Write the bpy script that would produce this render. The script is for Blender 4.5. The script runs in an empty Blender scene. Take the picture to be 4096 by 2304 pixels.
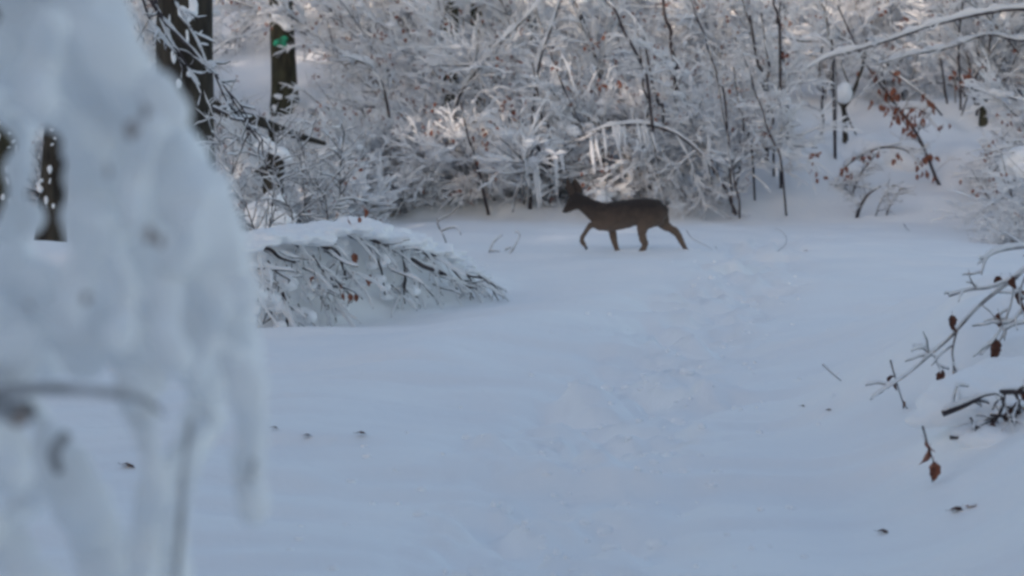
import bpy, math, random
import numpy as np
from mathutils import Vector

# ------------------------------------------------------------------ camera, sky, sun, exposure
sc = bpy.context.scene
C = sc.collection
R = math.radians
FPX = 7964.0                                   # focal length in pixels of the 4096 wide photograph
CAMH = 1.6
PITCH = math.atan((1152 - 500) / FPX)
cam_d = bpy.data.cameras.new('camera'); cam = bpy.data.objects.new('camera', cam_d); C.objects.link(cam)
cam.location = (0, 0, CAMH); cam.rotation_euler = (R(90) - PITCH, 0, 0)
cam_d.sensor_width = 36; cam_d.lens = 36 * FPX / 4096; cam_d.clip_start = .1; cam_d.clip_end = 1000
cam_d.dof.use_dof = True; cam_d.dof.focus_distance = 13.0; cam_d.dof.aperture_fstop = 3.1; cam_d.dof.aperture_blades = 0
sc.camera = cam
SUN_EL, SUN_AZ = 10.0, -150.0                    # azimuth clockwise from +Y: the sun stands low behind us on the left
world = bpy.data.worlds.new('World'); sc.world = world; world.use_nodes = True
nt = world.node_tree; nt.nodes.clear()
sky = nt.nodes.new('ShaderNodeTexSky'); sky.sky_type = 'NISHITA'; sky.sun_disc = False
sky.sun_elevation = R(SUN_EL); sky.sun_rotation = R(SUN_AZ); sky.ozone_density = 1.0; sky.dust_density = 1.2; sky.air_density = 1.0
bg = nt.nodes.new('ShaderNodeBackground'); bg.inputs[1].default_value = 0.15
wo = nt.nodes.new('ShaderNodeOutputWorld'); nt.links.new(sky.outputs[0], bg.inputs[0]); nt.links.new(bg.outputs[0], wo.inputs[0])
sd = bpy.data.lights.new('sun', 'SUN'); sun = bpy.data.objects.new('sun', sd); C.objects.link(sun)
sd.energy = 2.1; sd.angle = R(.5); sd.color = (1, .90, .79)
sv = Vector((math.sin(R(SUN_AZ)) * math.cos(R(SUN_EL)), math.cos(R(SUN_AZ)) * math.cos(R(SUN_EL)), math.sin(R(SUN_EL))))
sun.rotation_euler = sv.to_track_quat('Z', 'Y').to_euler()
sc.view_settings.view_transform = 'Standard'; sc.view_settings.look = 'None'
sc.view_settings.exposure = 0.95; sc.view_settings.gamma = 1; sc.view_settings.use_curve_mapping = False
sc.view_settings.use_white_balance = True; sc.view_settings.white_balance_temperature = 7000; sc.view_settings.white_balance_tint = 17
sc.render.engine = 'CYCLES'
sc.cycles.filter_width = 3.0
sc.cycles.max_bounces = 12; sc.cycles.diffuse_bounces = 12; sc.cycles.transmission_bounces = 6; sc.cycles.glossy_bounces = 2
sc.cycles.use_denoising = True

rng = np.random.default_rng(7)
random.seed(7)

# ------------------------------------------------------------------ noise
def _hash(i, j, k, s):
    n = (i * 374761393 + j * 668265263 + k * 2147483647 + s * 974711) & 0x7fffffff
    n = ((n ^ (n >> 13)) * 1274126177) & 0x7fffffff
    return ((n ^ (n >> 16)) & 0xffff) / 32767.5 - 1.0
def vnoise(x, y, z=0.0, s=0):
    x = np.asarray(x, float); y = np.asarray(y, float) + 0 * x; z = np.asarray(z, float) + 0 * x
    i = np.floor(x).astype(np.int64); j = np.floor(y).astype(np.int64); k = np.floor(z).astype(np.int64)
    fx, fy, fz = x - i, y - j, z - k
    u = fx**3 * (fx * (fx * 6 - 15) + 10); v = fy**3 * (fy * (fy * 6 - 15) + 10); w = fz**3 * (fz * (fz * 6 - 15) + 10)
    r = 0
    for a in (0, 1):
        for b in (0, 1):
            for c in (0, 1):
                r = r + _hash(i + a, j + b, k + c, s) * (u if a else 1 - u) * (v if b else 1 - v) * (w if c else 1 - w)
    return r
def sstep(a, b, x):
    t = np.clip((np.asarray(x, float) - a) / (b - a), 0, 1); return t * t * (3 - 2 * t)

# ------------------------------------------------------------------ terrain
TRY = [0, 7, 8.6, 10.2, 11.7, 14.2, 18, 22.5, 27, 31, 36]
TRX = [0, .12, .28, .55, .78, 1.15, 1.85, 2.65, 3.4, 4.4, 6.0]
def H(x, y):
    x = np.asarray(x, float); y = np.asarray(y, float)
    h = 0.22 * np.where(y > 33, (y - 33) - 1.2 * (1 - np.exp(-(y - 33) / 1.2)), 0)     # hillside behind the clearing
    h = h * (1 - .35 * sstep(70, 140, y))
    h = h + sstep(33, 40, y) * (0.22 * vnoise(x / 3.1, y / 3.1, 0, 1) + .10 * vnoise(x / 1.1, y / 1.1, 0, 2))
    h = h + 0.060 * vnoise(x / 2.4 + y * .1, y / 1.6, 0, 3) + 0.040 * vnoise(x / .8, y / .45, 0, 4)
    h = h + 0.034 * vnoise(x / 1.1 + .8 * vnoise(x / 2, y, 0, 15), y / .17, 0, 5) * (1 - sstep(18, 30, y)) + .005 * vnoise(x / .3, y / .07, 0, 16) * (1 - sstep(9, 15, y))
    # bank on the right close to us
    e = 1.75 + .12 * (y - 9) + .25 * vnoise(y / 1.5, 0, 0, 6)
    h = h + (.46 + .18 * vnoise(x / .8, y / .9, 0, 7)) * sstep(e - .5, e + .9, x) * (1 - sstep(13.5, 17, y)) * sstep(4, 7, y)
    # hummock at the right edge
    h = h + .24 * np.exp(-(((x - 2.55) / .55)**2 + ((y - 10.2) / .42)**2)) * (1 + .35 * vnoise(x / .25, y / .25, 0, 24))
    # ground under the brushwood on the left
    yf = 15.25 + 1.5 * (np.clip(x, -2.4, .3) + 2.0)
    h = h + (.60 * (1 - sstep(-1.5, .25, x)) * (1 + .12 * vnoise(x / .5, y / .5, 0, 21)) + .0) * sstep(yf, yf + 1.15, y) * (1 - sstep(yf + 1.9, yf + 4.5, y)) * (1 - sstep(-4.5, -7, x) * 1.0)
    # drifted snow along the foot of the thicket
    h = h + .26 * np.exp(-((y - 34.4) / .75)**2) * np.clip(.75 + .9 * vnoise(x / .7, y / 2, 0, 22), 0, 2) * (1 - sstep(3.4, 4.6, x))
    h = h + .5 * sstep(-6, -12, x) * sstep(10, 20, y) * (1 - sstep(28, 34, y))
    # low wind-blown ridge left of the track
    rx = np.interp(y, [8, 12, 15, 17, 20], [-1.6, -.9, -.1, .6, 1.2])
    h = h + .10 * np.exp(-((x - rx) / .55)**2) * sstep(8, 11, y) * (1 - sstep(17, 21, y))
    h = h + (.50 + .30 * vnoise(x / .9, y / 1.1, 0, 25)) * sstep(3.7, 5.2, x) * sstep(33.4, 36.2, y) * (1 - sstep(41, 46, y))
    # the trodden line
    tx = np.interp(y, TRY, TRX) + .10 * vnoise(y / 1.3, 0, 0, 8)
    wd = .48 + .008 * y
    m = np.exp(-((x - tx) / wd)**4) * (1 - sstep(26, 33, y)) * (.75 + .35 * vnoise(y / .9, 0, 0, 18))
    xr = x + .35 * y
    h = h + m * (-.095 + .110 * vnoise(xr / .30, (y - .5 * x) / .36, 0, 9) + .075 * vnoise(xr / .15, y / .19, 0, 10) + .022 * vnoise(xr / .06, y / .08, 0, 17))
    return h
def ray(px, py):
    a, b = (px - 2048) / FPX, (1152 - py) / FPX
    cp, sp = math.cos(PITCH), math.sin(PITCH)
    return Vector((a, cp + b * sp, -sp + b * cp))
def W(px, py, D):
    d = ray(px, py); return Vector((0, 0, CAMH)) + d * (D / d.y)
def G(px, py, lift=0.0):
    d = ray(px, py); t = 4.0
    while t < 150:
        p = Vector((0, 0, CAMH)) + d * t
        if p.z <= float(H(p.x, p.y)): break
        t += .03 + t * .001
    p.z = float(H(p.x, p.y)) + lift
    return p

def ground_at(px, D):
    p = W(px, 500, D); p.z = float(H(p.x, p.y)) - .05; return p

# ------------------------------------------------------------------ materials
def mat(name, col, rough=.8, spec=.3):
    m = bpy.data.materials.new(name); m.use_nodes = True
    b = m.node_tree.nodes['Principled BSDF']
    b.inputs['Base Color'].default_value = (*col, 1); b.inputs['Roughness'].default_value = rough
    b.inputs['Specular IOR Level'].default_value = spec
    return m, m.node_tree, b
def noise_col(m, ntree, b, c1, c2, scale, bump=0.0, bscale=None, stretch=(1, 1, 1), lo=.35, hi=.65):
    n = ntree.nodes; l = ntree.links
    tc = n.new('ShaderNodeTexCoord'); mp = n.new('ShaderNodeMapping'); mp.inputs['Scale'].default_value = stretch
    l.new(tc.outputs['Object'], mp.inputs[0])
    t = n.new('ShaderNodeTexNoise'); t.inputs['Scale'].default_value = scale; t.inputs['Detail'].default_value = 5
    l.new(mp.outputs[0], t.inputs['Vector'])
    r = n.new('ShaderNodeValToRGB'); r.color_ramp.elements[0].position = lo; r.color_ramp.elements[1].position = hi
    r.color_ramp.elements[0].color = (*c1, 1); r.color_ramp.elements[1].color = (*c2, 1)
    l.new(t.outputs[0], r.inputs[0]); l.new(r.outputs[0], b.inputs['Base Color'])
    if bump:
        t2 = n.new('ShaderNodeTexNoise'); t2.inputs['Scale'].default_value = bscale or scale; t2.inputs['Detail'].default_value = 6
        l.new(mp.outputs[0], t2.inputs['Vector'])
        bp = n.new('ShaderNodeBump'); bp.inputs['Distance'].default_value = bump; bp.inputs['Strength'].default_value = 1
        l.new(t2.outputs[0], bp.inputs['Height']); l.new(bp.outputs[0], b.inputs['Normal'])
    return r
SNOW, t_, b_ = mat('snow', (.86, .88, .91), .65, .2); noise_col(SNOW, t_, b_, (.92, .93, .94), (.94, .945, .95), 3.0, .004, 60)
TSNOW, t_, b_ = mat('thin_snow', (.955, .958, .963), .7, .15)          # thin ridges of loose snow let part of the light through
_tr = t_.nodes.new('ShaderNodeBsdfTranslucent'); _tr.inputs[0].default_value = (.96, .962, .965, 1); _mx = t_.nodes.new('ShaderNodeMixShader'); _mx.inputs[0].default_value = .35
t_.links.new(b_.outputs[0], _mx.inputs[1]); t_.links.new(_tr.outputs[0], _mx.inputs[2]); t_.links.new(_mx.outputs[0], t_.nodes['Material Output'].inputs[0])
GSNOW, t_, b_ = mat('ground_snow', (.86, .88, .91), .6, .25); noise_col(GSNOW, t_, b_, (.90, .91, .925), (.935, .94, .945), .8, .010, 9.0)
BARK, t_, b_ = mat('dark_bark', (.04, .035, .03), .9); noise_col(BARK, t_, b_, (.022, .018, .015), (.065, .055, .042), 9, .02, 14, (1, 1, .25))
OLIVE, t_, b_ = mat('mossy_bark', (.04, .04, .03), .9); noise_col(OLIVE, t_, b_, (.030, .028, .020), (.070, .066, .040), 7, .02, 12, (1, 1, .3))
TWIG, t_, b_ = mat('twig_bark', (.05, .042, .045), .85); noise_col(TWIG, t_, b_, (.032, .025, .03), (.085, .068, .07), 6)
FROST, t_, b_ = mat('frosted_bark', (.3, .3, .32), .85); noise_col(FROST, t_, b_, (.16, .145, .15), (.55, .56, .58), 14)
DUSTED, t_, b_ = mat('snow_dusted_wood', (.3, .3, .32), .85); noise_col(DUSTED, t_, b_, (.20, .195, .20), (.52, .52, .54), 20)
DLEAF, t_, b_ = mat('snow_dusted_leaf', (.3, .22, .2), .85); noise_col(DLEAF, t_, b_, (.20, .13, .11), (.5, .46, .45), 30)
HOAR, t_, b_ = mat('hoar_frosted_twig', (.5, .5, .52), .85); noise_col(HOAR, t_, b_, (.66, .65, .66), (.93, .93, .935), 22)
def leafmat(name, a, b2):
    m, t, b = mat(name, a, .7)
    noise_col(m, t, b, a, b2, 5)
    b.inputs['Subsurface Weight'].default_value = 0
    return m
LEAF = leafmat('dry_beech_leaf', (.20, .060, .038), (.32, .13, .08))
LEAFD = leafmat('dark_dry_leaf', (.055, .022, .016), (.12, .045, .028))
PAINT, t_, b_ = mat('green_paint', (.01, .16, .08), .6); noise_col(PAINT, t_, b_, (.015, .14, .08), (.015, .42, .24), 9)
CONIF, t_, b_ = mat('spruce_needles', (.03, .05, .03), .9); noise_col(CONIF, t_, b_, (.03, .045, .03), (.80, .82, .85), .6, lo=.42, hi=.54)

# ------------------------------------------------------------------ mesh tools
class Acc:
    def __init__(s): s.v = []; s.q = []; s.n = 0; s.t = []
    def add(s, v, q=None, t=None):
        s.v.append(np.asarray(v, float).reshape(-1, 3))
        if q is not None: s.q.append(np.asarray(q, np.int64) + s.n)
        if t is not None: s.t.append(np.asarray(t, np.int64) + s.n)
        s.n += len(s.v[-1])
    def mesh(s, name, m, smooth=True):
        me = bpy.data.meshes.new(name)
        if not s.v: return me
        v = np.concatenate(s.v)
        q = np.concatenate(s.q) if s.q else np.zeros((0, 4), int); t = np.concatenate(s.t) if s.t else np.zeros((0, 3), int)
        me.vertices.add(len(v)); me.vertices.foreach_set('co', v.astype(np.float32).ravel())
        me.loops.add(len(q) * 4 + len(t) * 3)
        me.loops.foreach_set('vertex_index', np.concatenate([q.ravel(), t.ravel()]).astype(np.int32))
        me.polygons.add(len(q) + len(t))
        ls = np.concatenate([np.arange(len(q)) * 4, len(q) * 4 + np.arange(len(t)) * 3]).astype(np.int32)
        me.polygons.foreach_set('loop_start', ls)
        me.polygons.foreach_set('use_smooth', np.full(len(q) + len(t), smooth))
        me.update(calc_edges=True)
        if m: me.materials.append(m)
        return me
def tubes(acc, P, Rd, k=5, wig=0.0):
    """P (S,N,3) centre lines, Rd (S,N) radii"""
    P = np.asarray(P, float); Rd = np.asarray(Rd, float)
    if P.ndim == 2: P = P[None]; Rd = Rd[None]
    S, N, _ = P.shape
    if S == 0: return
    T = np.gradient(P, axis=1); T /= np.linalg.norm(T, axis=2, keepdims=True) + 1e-9
    ref = np.array([.31, .47, .83]) ; ref = ref / np.linalg.norm(ref)
    ref2 = np.array([.8, -.5, .1]); ref2 /= np.linalg.norm(ref2)
    al = np.abs((T * ref).sum(2).mean(1)) > .9
    rr = np.where(al[:, None, None], ref2, ref)
    U = np.cross(T, np.broadcast_to(rr, T.shape)); U /= np.linalg.norm(U, axis=2, keepdims=True) + 1e-9
    V = np.cross(T, U)
    a = np.arange(k) * 2 * math.pi / k
    ring = P[:, :, None] + Rd[:, :, None, None] * (U[:, :, None] * np.cos(a)[None, None, :, None] + V[:, :, None] * np.sin(a)[None, None, :, None])
    if wig: ring = ring + rng.normal(0, 1, ring.shape) * wig * Rd[:, :, None, None]
    base = (np.arange(S) * N * k)[:, None, None]; i = (np.arange(N - 1) * k)[None, :, None]; j = np.arange(k)[None, None, :]; j2 = (j + 1) % k
    q = np.stack([base + i + j, base + i + j2, base + i + k + j2, base + i + k + j], -1).reshape(-1, 4)
    acc.add(ring.reshape(-1, 3), q)
def spline(pts, n):
    p = np.array([list(x) for x in pts], float)
    if len(p) == 2: t = np.linspace(0, 1, n)[:, None]; return p[0] * (1 - t) + p[1] * t
    e = np.vstack([2 * p[0] - p[1], p, 2 * p[-1] - p[-2]])
    u = np.linspace(0, len(p) - 1 - 1e-6, n); i = u.astype(int); f = (u - i)[:, None]
    a, b, c, d = e[i], e[i + 1], e[i + 2], e[i + 3]
    return .5 * (2 * b + (c - a) * f + (2 * a - 5 * b + 4 * c - d) * f**2 + (3 * b - a - 3 * c + d) * f**3)
def lin(vals, n):
    return np.interp(np.linspace(0, 1, n), np.linspace(0, 1, len(vals)), vals)
def grow(st, d, L, N, sag, wob):
    """vectorised curved twigs: st (S,3), d (S,3), L (S,)"""
    S = len(st); P = np.zeros((S, N, 3)); P[:, 0] = st; d = d / (np.linalg.norm(d, axis=1, keepdims=True) + 1e-9)
    step = (L / (N - 1))[:, None]
    for i in range(1, N):
        d = d + rng.normal(0, wob, (S, 3)); d[:, 2] -= sag * (step[:, 0] / .1)
        d /= np.linalg.norm(d, axis=1, keepdims=True)
        P[:, i] = P[:, i - 1] + d * step
    return P
def sample(P, n, lo=.2, hi=1.0):
    """n child starts on each of the curves P (S,N,3) -> starts, tangents, t"""
    S, N, _ = P.shape
    t = rng.uniform(lo, hi, (S, n)); u = t * (N - 1) * .9999; i = u.astype(int); f = (u - i)[..., None]
    s = np.arange(S)[:, None]
    a = P[s, i]; b = P[s, i + 1]
    T = b - a; T /= np.linalg.norm(T, axis=2, keepdims=True) + 1e-9
    return (a * (1 - f) + b * f).reshape(-1, 3), T.reshape(-1, 3), t.reshape(-1)
def side_dirs(T, spread=1.0, up=0.1, flat=.5):
    r = rng.normal(0, 1, T.shape); r[:, 2] *= flat
    r -= (r * T).sum(1, keepdims=True) * T
    r /= np.linalg.norm(r, axis=1, keepdims=True) + 1e-9
    d = T + r * spread; d[:, 2] += up
    return d
def snow_on(acc, P, rt, rs, k=5, plaster=.35, knob=0.0):
    """ridge of snow lying on twigs P with twig radius rt (S,N): thick where the twig lies flat, thin where it stands"""
    T = np.gradient(P, axis=1); T /= np.linalg.norm(T, axis=2, keepdims=True) + 1e-9
    hz = np.sqrt(np.clip(1 - T[..., 2]**2, 0, 1))
    S, N, _ = P.shape
    nz = .75 + .55 * vnoise(P[..., 0] * 7 + 3, P[..., 1] * 7, P[..., 2] * 7, 5)
    r = rs * (plaster + (1 - plaster) * hz**1.3) * np.clip(nz, .15, 2)
    end = np.ones(N); end[0] = .35; end[-1] = .25
    if knob: r = r * np.clip(1 + rng.normal(0, knob, r.shape), .25, 2.2)
    r = r * end
    Q = P.copy(); Q[..., 2] += (rt + r * .72) * hz
    Q[..., 0] -= (1 - hz) * (rt * .75 + r * .35)
    tubes(acc, Q, r, k, .12)
LEAF_V = np.array([[0, 0, 0], [.35, .30, .05], [.40, 0, -.06], [.35, -.30, .05], [.75, .26, .0], [.78, 0, -.1], [.75, -.26, .0], [1.1, 0, -.16]])
LEAF_T = np.array([[0, 2, 1], [0, 3, 2], [1, 2, 5], [1, 5, 4], [3, 6, 5], [3, 5, 2], [4, 5, 7], [5, 6, 7]])
def rot_rand(n):
    a = rng.normal(0, 1, (n, 3)); a[:, 2] -= 1.3; a /= np.linalg.norm(a, axis=1, keepdims=True)
    b = rng.normal(0, 1, (n, 3)); b = np.cross(a, b); b /= np.linalg.norm(b, axis=1, keepdims=True); c = np.cross(a, b)
    return np.stack([a, b, c], 1)
def leaves(acc, pos, size):
    n = len(pos)
    if n == 0: return
    M = rot_rand(n); s = size * rng.uniform(.6, 1.25, n)
    v = np.einsum('vi,nij->nvj', LEAF_V, M) * s[:, None, None] + pos[:, None]
    t = (LEAF_T[None] + (np.arange(n) * 8)[:, None, None]).reshape(-1, 3)
    acc.add(v.reshape(-1, 3), None, t)
def ico(sub=2):
    import bmesh
    bm = bmesh.new(); bmesh.ops.create_icosphere(bm, subdivisions=sub, radius=1)
    v = np.array([x.co[:] for x in bm.verts]); bm.verts.ensure_lookup_table()
    t = np.array([[x.index for x in f.verts] for f in bm.faces]); bm.free(); return v, t
ICO_V, ICO_T = ico(2)
def blob(acc, c, r):
    r = np.array(r if hasattr(r, '__len__') else (r, r, r)); acc.add(ICO_V * r + np.array(c[:]), None, ICO_T)
def remesh(acc, name, m, voxel, smooth=4, amp=0.0, freq=10.0, seed=3):
    me = acc.mesh('tmp', None); o = bpy.data.objects.new('tmp', me); C.objects.link(o)
    md = o.modifiers.new('r', 'REMESH'); md.mode = 'VOXEL'; md.voxel_size = voxel
    if smooth:
        ms = o.modifiers.new('s', 'SMOOTH'); ms.factor = .6; ms.iterations = smooth
    dg = bpy.context.evaluated_depsgraph_get(); e = o.evaluated_get(dg)
    out = bpy.data.meshes.new_from_object(e); bpy.data.objects.remove(o); bpy.data.meshes.remove(me)
    n = len(out.vertices); co = np.zeros(n * 3, np.float32); out.vertices.foreach_get('co', co); co = co.reshape(-1, 3).astype(float)
    if amp:
        no = np.zeros(n * 3, np.float32); out.vertices.foreach_get('normal', no); no = no.reshape(-1, 3)
        d = amp * (vnoise(co[:, 0] * freq, co[:, 1] * freq, co[:, 2] * freq, seed) + .5 * vnoise(co[:, 0] * freq * 2.3, co[:, 1] * freq * 2.3, co[:, 2] * freq * 2.3, seed + 1))
        co += no * d[:, None]; out.vertices.foreach_set('co', co.astype(np.float32).ravel())
    out.name = name; out.materials.clear(); out.materials.append(m)
    out.polygons.foreach_set('use_smooth', np.ones(len(out.polygons), bool)); out.update()
    return out

# ------------------------------------------------------------------ object tools
def ob(name, me, parent=None, loc=None, kind=None, label=None):
    o = bpy.data.objects.new(name, me); C.objects.link(o)
    if parent is not None: o.parent = parent
    if loc is not None: o.location = loc
    if kind: o['kind'] = kind
    if label: o['label'] = label
    return o
def thing(name, label, cat, loc=(0, 0, 0), group=None, rz=0.0):
    o = bpy.data.objects.new(name, None); C.objects.link(o); o.location = loc; o.rotation_euler = (0, 0, rz)
    o.empty_display_size = .2
    tag(o, label, cat, group); return o
def tag(o, label, cat, group=None, kind=None):
    if label: o['label'] = label
    if cat: o['category'] = cat
    if group: o['group'] = group
    if kind: o['kind'] = kind
    return o
def loc_pts(pts, o):
    b = np.array(o.location[:]); return [np.array(p[:]) - b for p in pts]

# ================================================================== ground
def build_ground():
    ys = np.concatenate([np.linspace(-90, 3, 28), 3.0 * np.exp(np.linspace(0, math.log(130 / 3.0), 760))[1:], np.linspace(140, 260, 12)])
    u = np.concatenate([-1 - np.linspace(1, 0.04, 22)**1.5 * 0, np.linspace(-1, 1, 400), []])
    rows = []
    nin = 400; nout = 20
    for y in ys:
        half = .29 * max(y, 0) + 2.0
        xin = np.linspace(-half, half, nin)
        g = (np.linspace(0, 1, nout + 1)[1:]**2.2)
        xr = half + g * (150 - half)
        rows.append(np.concatenate([-xr[::-1], xin, xr]))
    X = np.array(rows); Y = np.repeat(ys[:, None], X.shape[1], 1)
    Z = H(X, Y)
    n, m = X.shape
    i = np.arange(n - 1)[:, None] * m; j = np.arange(m - 1)[None]
    q = np.stack([i + j, i + j + 1, i + m + j + 1, i + m + j], -1).reshape(-1, 4)
    a = Acc(); a.add(np.stack([X, Y, Z], -1).reshape(-1, 3), q)
    o = ob('snow_covered_ground', a.mesh('snow_covered_ground', GSNOW), kind='structure')
build_ground()

# ================================================================== forest edge outside the picture, laid out to break the low sun into patches
FSEED = 6
def rot_rand_g(g, n):
    a = g.normal(0, 1, (n, 3)); a[:, 2] -= 1.3; a /= np.linalg.norm(a, axis=1, keepdims=True)
    b = g.normal(0, 1, (n, 3)); b = np.cross(a, b); b /= np.linalg.norm(b, axis=1, keepdims=True); c = np.cross(a, b)
    return np.stack([a, b, c], 1)
def build_forest():
    rng = np.random.default_rng(FSEED)
    a = Acc(); tr = Acc()
    n = 185
    for k in range(n):
        dd = rng.uniform(50, 80); uu = rng.uniform(-85, 85); hgt = rng.uniform(20, 27)
        x = math.sin(R(SUN_AZ)) * dd + math.cos(R(SUN_AZ)) * uu; y = 18 + math.cos(R(SUN_AZ)) * dd - math.sin(R(SUN_AZ)) * uu; z0 = float(H(x, y))
        m = 680
        if k < 3: x, y, hgt = ((-5.2, -6.4, 13), (-7.2, -5.6, 14), (-6.6, -9.6, 15))[k]; z0 = float(H(x, y)); m = 1500  # three close spruces added to keep the sun off the near branch
        tubes(tr, spline([(x, y, z0 - .3), (x, y, z0 + hgt)], 4), lin([.28, .2, .12, .03], 4), 6)
        zz = rng.uniform(0, 1, m)**.9; rr = (1 - zz) * 3.6 * np.sqrt(rng.uniform(0, 1, m)); th = rng.uniform(0, 6.283, m)
        c = np.stack([x + rr * np.cos(th), y + rr * np.sin(th), z0 + 1.0 + zz * (hgt - 1)], -1)
        s = rng.uniform(.2, .5, m) * (1.1 - .5 * zz)
        M = rot_rand_g(rng, m)
        qv = np.array([[-1, -1, 0], [1, -1, 0], [1, 1, .2], [-1, 1, -.2]]) * .9
        v = np.einsum('vi,nij->nvj', qv, M) * s[:, None, None] + c[:, None]
        a.add(v.reshape(-1, 3), (np.arange(m) * 4)[:, None] + np.arange(4)[None])
    f = ob('unseen_spruce_forest', a.mesh('unseen_spruce_forest', CONIF), kind='stuff')
    tag(f, 'unseen snowy spruce wood behind the viewer, with near spruces added to shade the close branch', 'forest')
    t = ob('trunks', tr.mesh('trunks', BARK), f, kind='stuff')
build_forest()

# ================================================================== bushes
def bush_proto(kind, seed):
    global rng
    rng = np.random.default_rng(seed)
    stems = []; tw = Acc(); tf = Acc(); sn = Acc(); lf = Acc()
    if kind == 'upright': n = 11; hh = (2.6, 4.6); rad = .9; lean = .28; sag = .010; r0 = .019
    elif kind == 'arching': n = 6; hh = (2.6, 4.2); rad = .6; lean = .55; sag = .055; r0 = .019
    elif kind == 'domed': n = 12; hh = (1.1, 2.1); rad = .7; lean = .9; sag = .055; r0 = .012
    else: n = 9; hh = (1.6, 3.0); rad = 1.0; lean = .5; sag = .03; r0 = .014       # tangled
    th = rng.uniform(0, 6.283, n); rr = rad * np.sqrt(rng.uniform(0, 1, n))
    st = np.stack([rr * np.cos(th), rr * np.sin(th), np.full(n, -.15)], -1)
    d = np.stack([np.cos(th) * lean + rng.normal(0, .18, n) - .28, np.sin(th) * lean + rng.normal(0, .15, n), np.ones(n)], -1)
    L = rng.uniform(*hh, n)
    P = grow(st, d, L, 16, sag, .07)
    rs = r0 * rng.uniform(.6, 1.5, n)
    Rt = rs[:, None] * np.linspace(1.15, .35, 16)[None]
    for i in range(n):
        a = Acc(); tubes(a, P[i:i + 1], Rt[i:i + 1], 6); stems.append(a.mesh('stem', TWIG))
    snow_on(sn, P, Rt, .036, 6, .16)
    leafy = {'upright': 1.0, 'arching': .6, 'domed': .35, 'tangled': 1.0}[kind]
    nb = {'upright': 10, 'arching': 16, 'domed': 10, 'tangled': 12}[kind]
    s1, T1, t1 = sample(P, nb, .15, 1.0)
    L1 = rng.uniform(.45, 1.25, len(s1)) * (1.15 - .5 * t1) * (.75 if kind == 'domed' else 1)
    P1 = grow(s1, side_dirs(T1, 1.2, .15, .6) + np.array([-.28, 0, .30]), L1, 12, .022, .09)
    R1 = np.linspace(.0105, .005, 12)[None] * rng.uniform(.7, 1.3, (len(s1), 1))
    tubes(tw, P1, R1, 4); snow_on(sn, P1, R1, .040, 5, .3, .35)
    s2, T2, t2 = sample(P1, 6, .1, 1.0)
    L2 = rng.uniform(.2, .8, len(s2))
    P2 = grow(s2, side_dirs(T2, .8, .05, .8) + np.array([-.25, 0, .22]), L2, 7, .02, .09)
    R2 = np.linspace(.0045, .0028, 7)[None] * np.ones((len(s2), 1))
    tubes(tf, P2, R2, 3); snow_on(sn, P2, R2, .024, 5, .4, .3)
    s3, T3, t3 = sample(P2, 2, .15, .95)
    L3 = rng.uniform(.08, .26, len(s3))
    P3 = grow(s3, side_dirs(T3, 1.0, 0, .9) + np.array([-.2, 0, .1]), L3, 4, .03, .12)
    R3 = np.full((len(s3), 4), .0028)
    tubes(tf, P3, R3, 3); snow_on(sn, P3, R3, .020, 4, .5, .3)
    # bare dark twigs, too steep to hold snow
    sb, Tb, tb = sample(P, 9, .05, .95); nbare = len(sb)
    Pb = grow(sb, np.stack([rng.normal(-.55, .35, nbare), rng.normal(0, .45, nbare), rng.uniform(.5, 1.2, nbare)], -1), rng.uniform(.25, 1.0, nbare), 7, .0, .05)
    tubes(tw, Pb, np.linspace(.0085, .004, 7)[None] * rng.uniform(.6, 1.4, (nbare, 1)), 4)
    # cushions of snow caught in the forks
    k = 130 if kind != 'upright' else 80
    idx = rng.integers(0, len(s2), k)
    for c in s2[idx]:
        r = rng.uniform(.03, .10); blob(sn, c + (0, 0, r * .5), (r * rng.uniform(.9, 1.6), r * rng.uniform(.9, 1.6), r * .7))
    # retained dry leaves in clusters
    nc = int(70 * leafy); pos = []
    for c in P2[rng.integers(0, len(P2), nc), -1]:
        q = rng.integers(2, 8); pos.append(c + rng.normal(0, .06, (q, 3)))
    if pos: leaves(lf, np.concatenate(pos), .080)
    return stems, (tw.mesh('twigs', TWIG), tf.mesh('twigs', HOAR)), sn.mesh('snow_load', TSNOW), lf.mesh('leaves', LEAF)

rng = np.random.default_rng(5)
PROTO = {}
for kd, seeds in (('upright', (11, 12, 13, 14)), ('arching', (21, 22, 23)), ('domed', (31, 32, 33)), ('tangled', (41, 42, 43))):
    PROTO[kd] = [bush_proto(kd, s) for s in seeds]
rng = np.random.default_rng(99)
BUSHES = []
def place_bush(kd, v, x, y, s=1.0, rz=0.0, z=None):
    st, tw, sn, lf = PROTO[kd][v % len(PROTO[kd])]
    o = bpy.data.objects.new('snowy_bush', None); C.objects.link(o)
    o.location = (x, y, float(H(x, y)) if z is None else z); o.rotation_euler = (0, 0, rz); o.scale = (s, s, s * rng.uniform(.9, 1.1))
    for m in st: ob('stem', m, o)
    ob('twigs', tw[0], o, kind='stuff'); ob('twigs', tw[1], o, kind='stuff', label='fine twigs white with hoar frost'); ob('snow_load', sn, o, kind='stuff'); ob('leaves', lf, o, kind='stuff')
    BUSHES.append((o, kd)); return o
def px_of(x, y): return 2048 + FPX * x / y
def open_gap(px, D, z):
    """places kept clear because the photograph shows bare snow there"""
    if 480 < px < 1480 and D < 41: return True
    if 760 < px < 1560 and D < 45: return True
    if 860 < px < 1290 and D < 56: return True
    if 2960 < px < 3560 and D < 39.8: return True
    if 3560 <= px < 4330 and D < 38.4: return True
    if 3250 < px < 3560 and D < 41: return True
    return False
rows = [(34.8, 1.4), (37.2, 1.8), (40.0, 2.0), (43.2, 2.3), (47, 2.6), (51.5, 3.0), (57, 3.4), (64, 4.0), (73, 4.6), (84, 5.2)]
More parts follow.
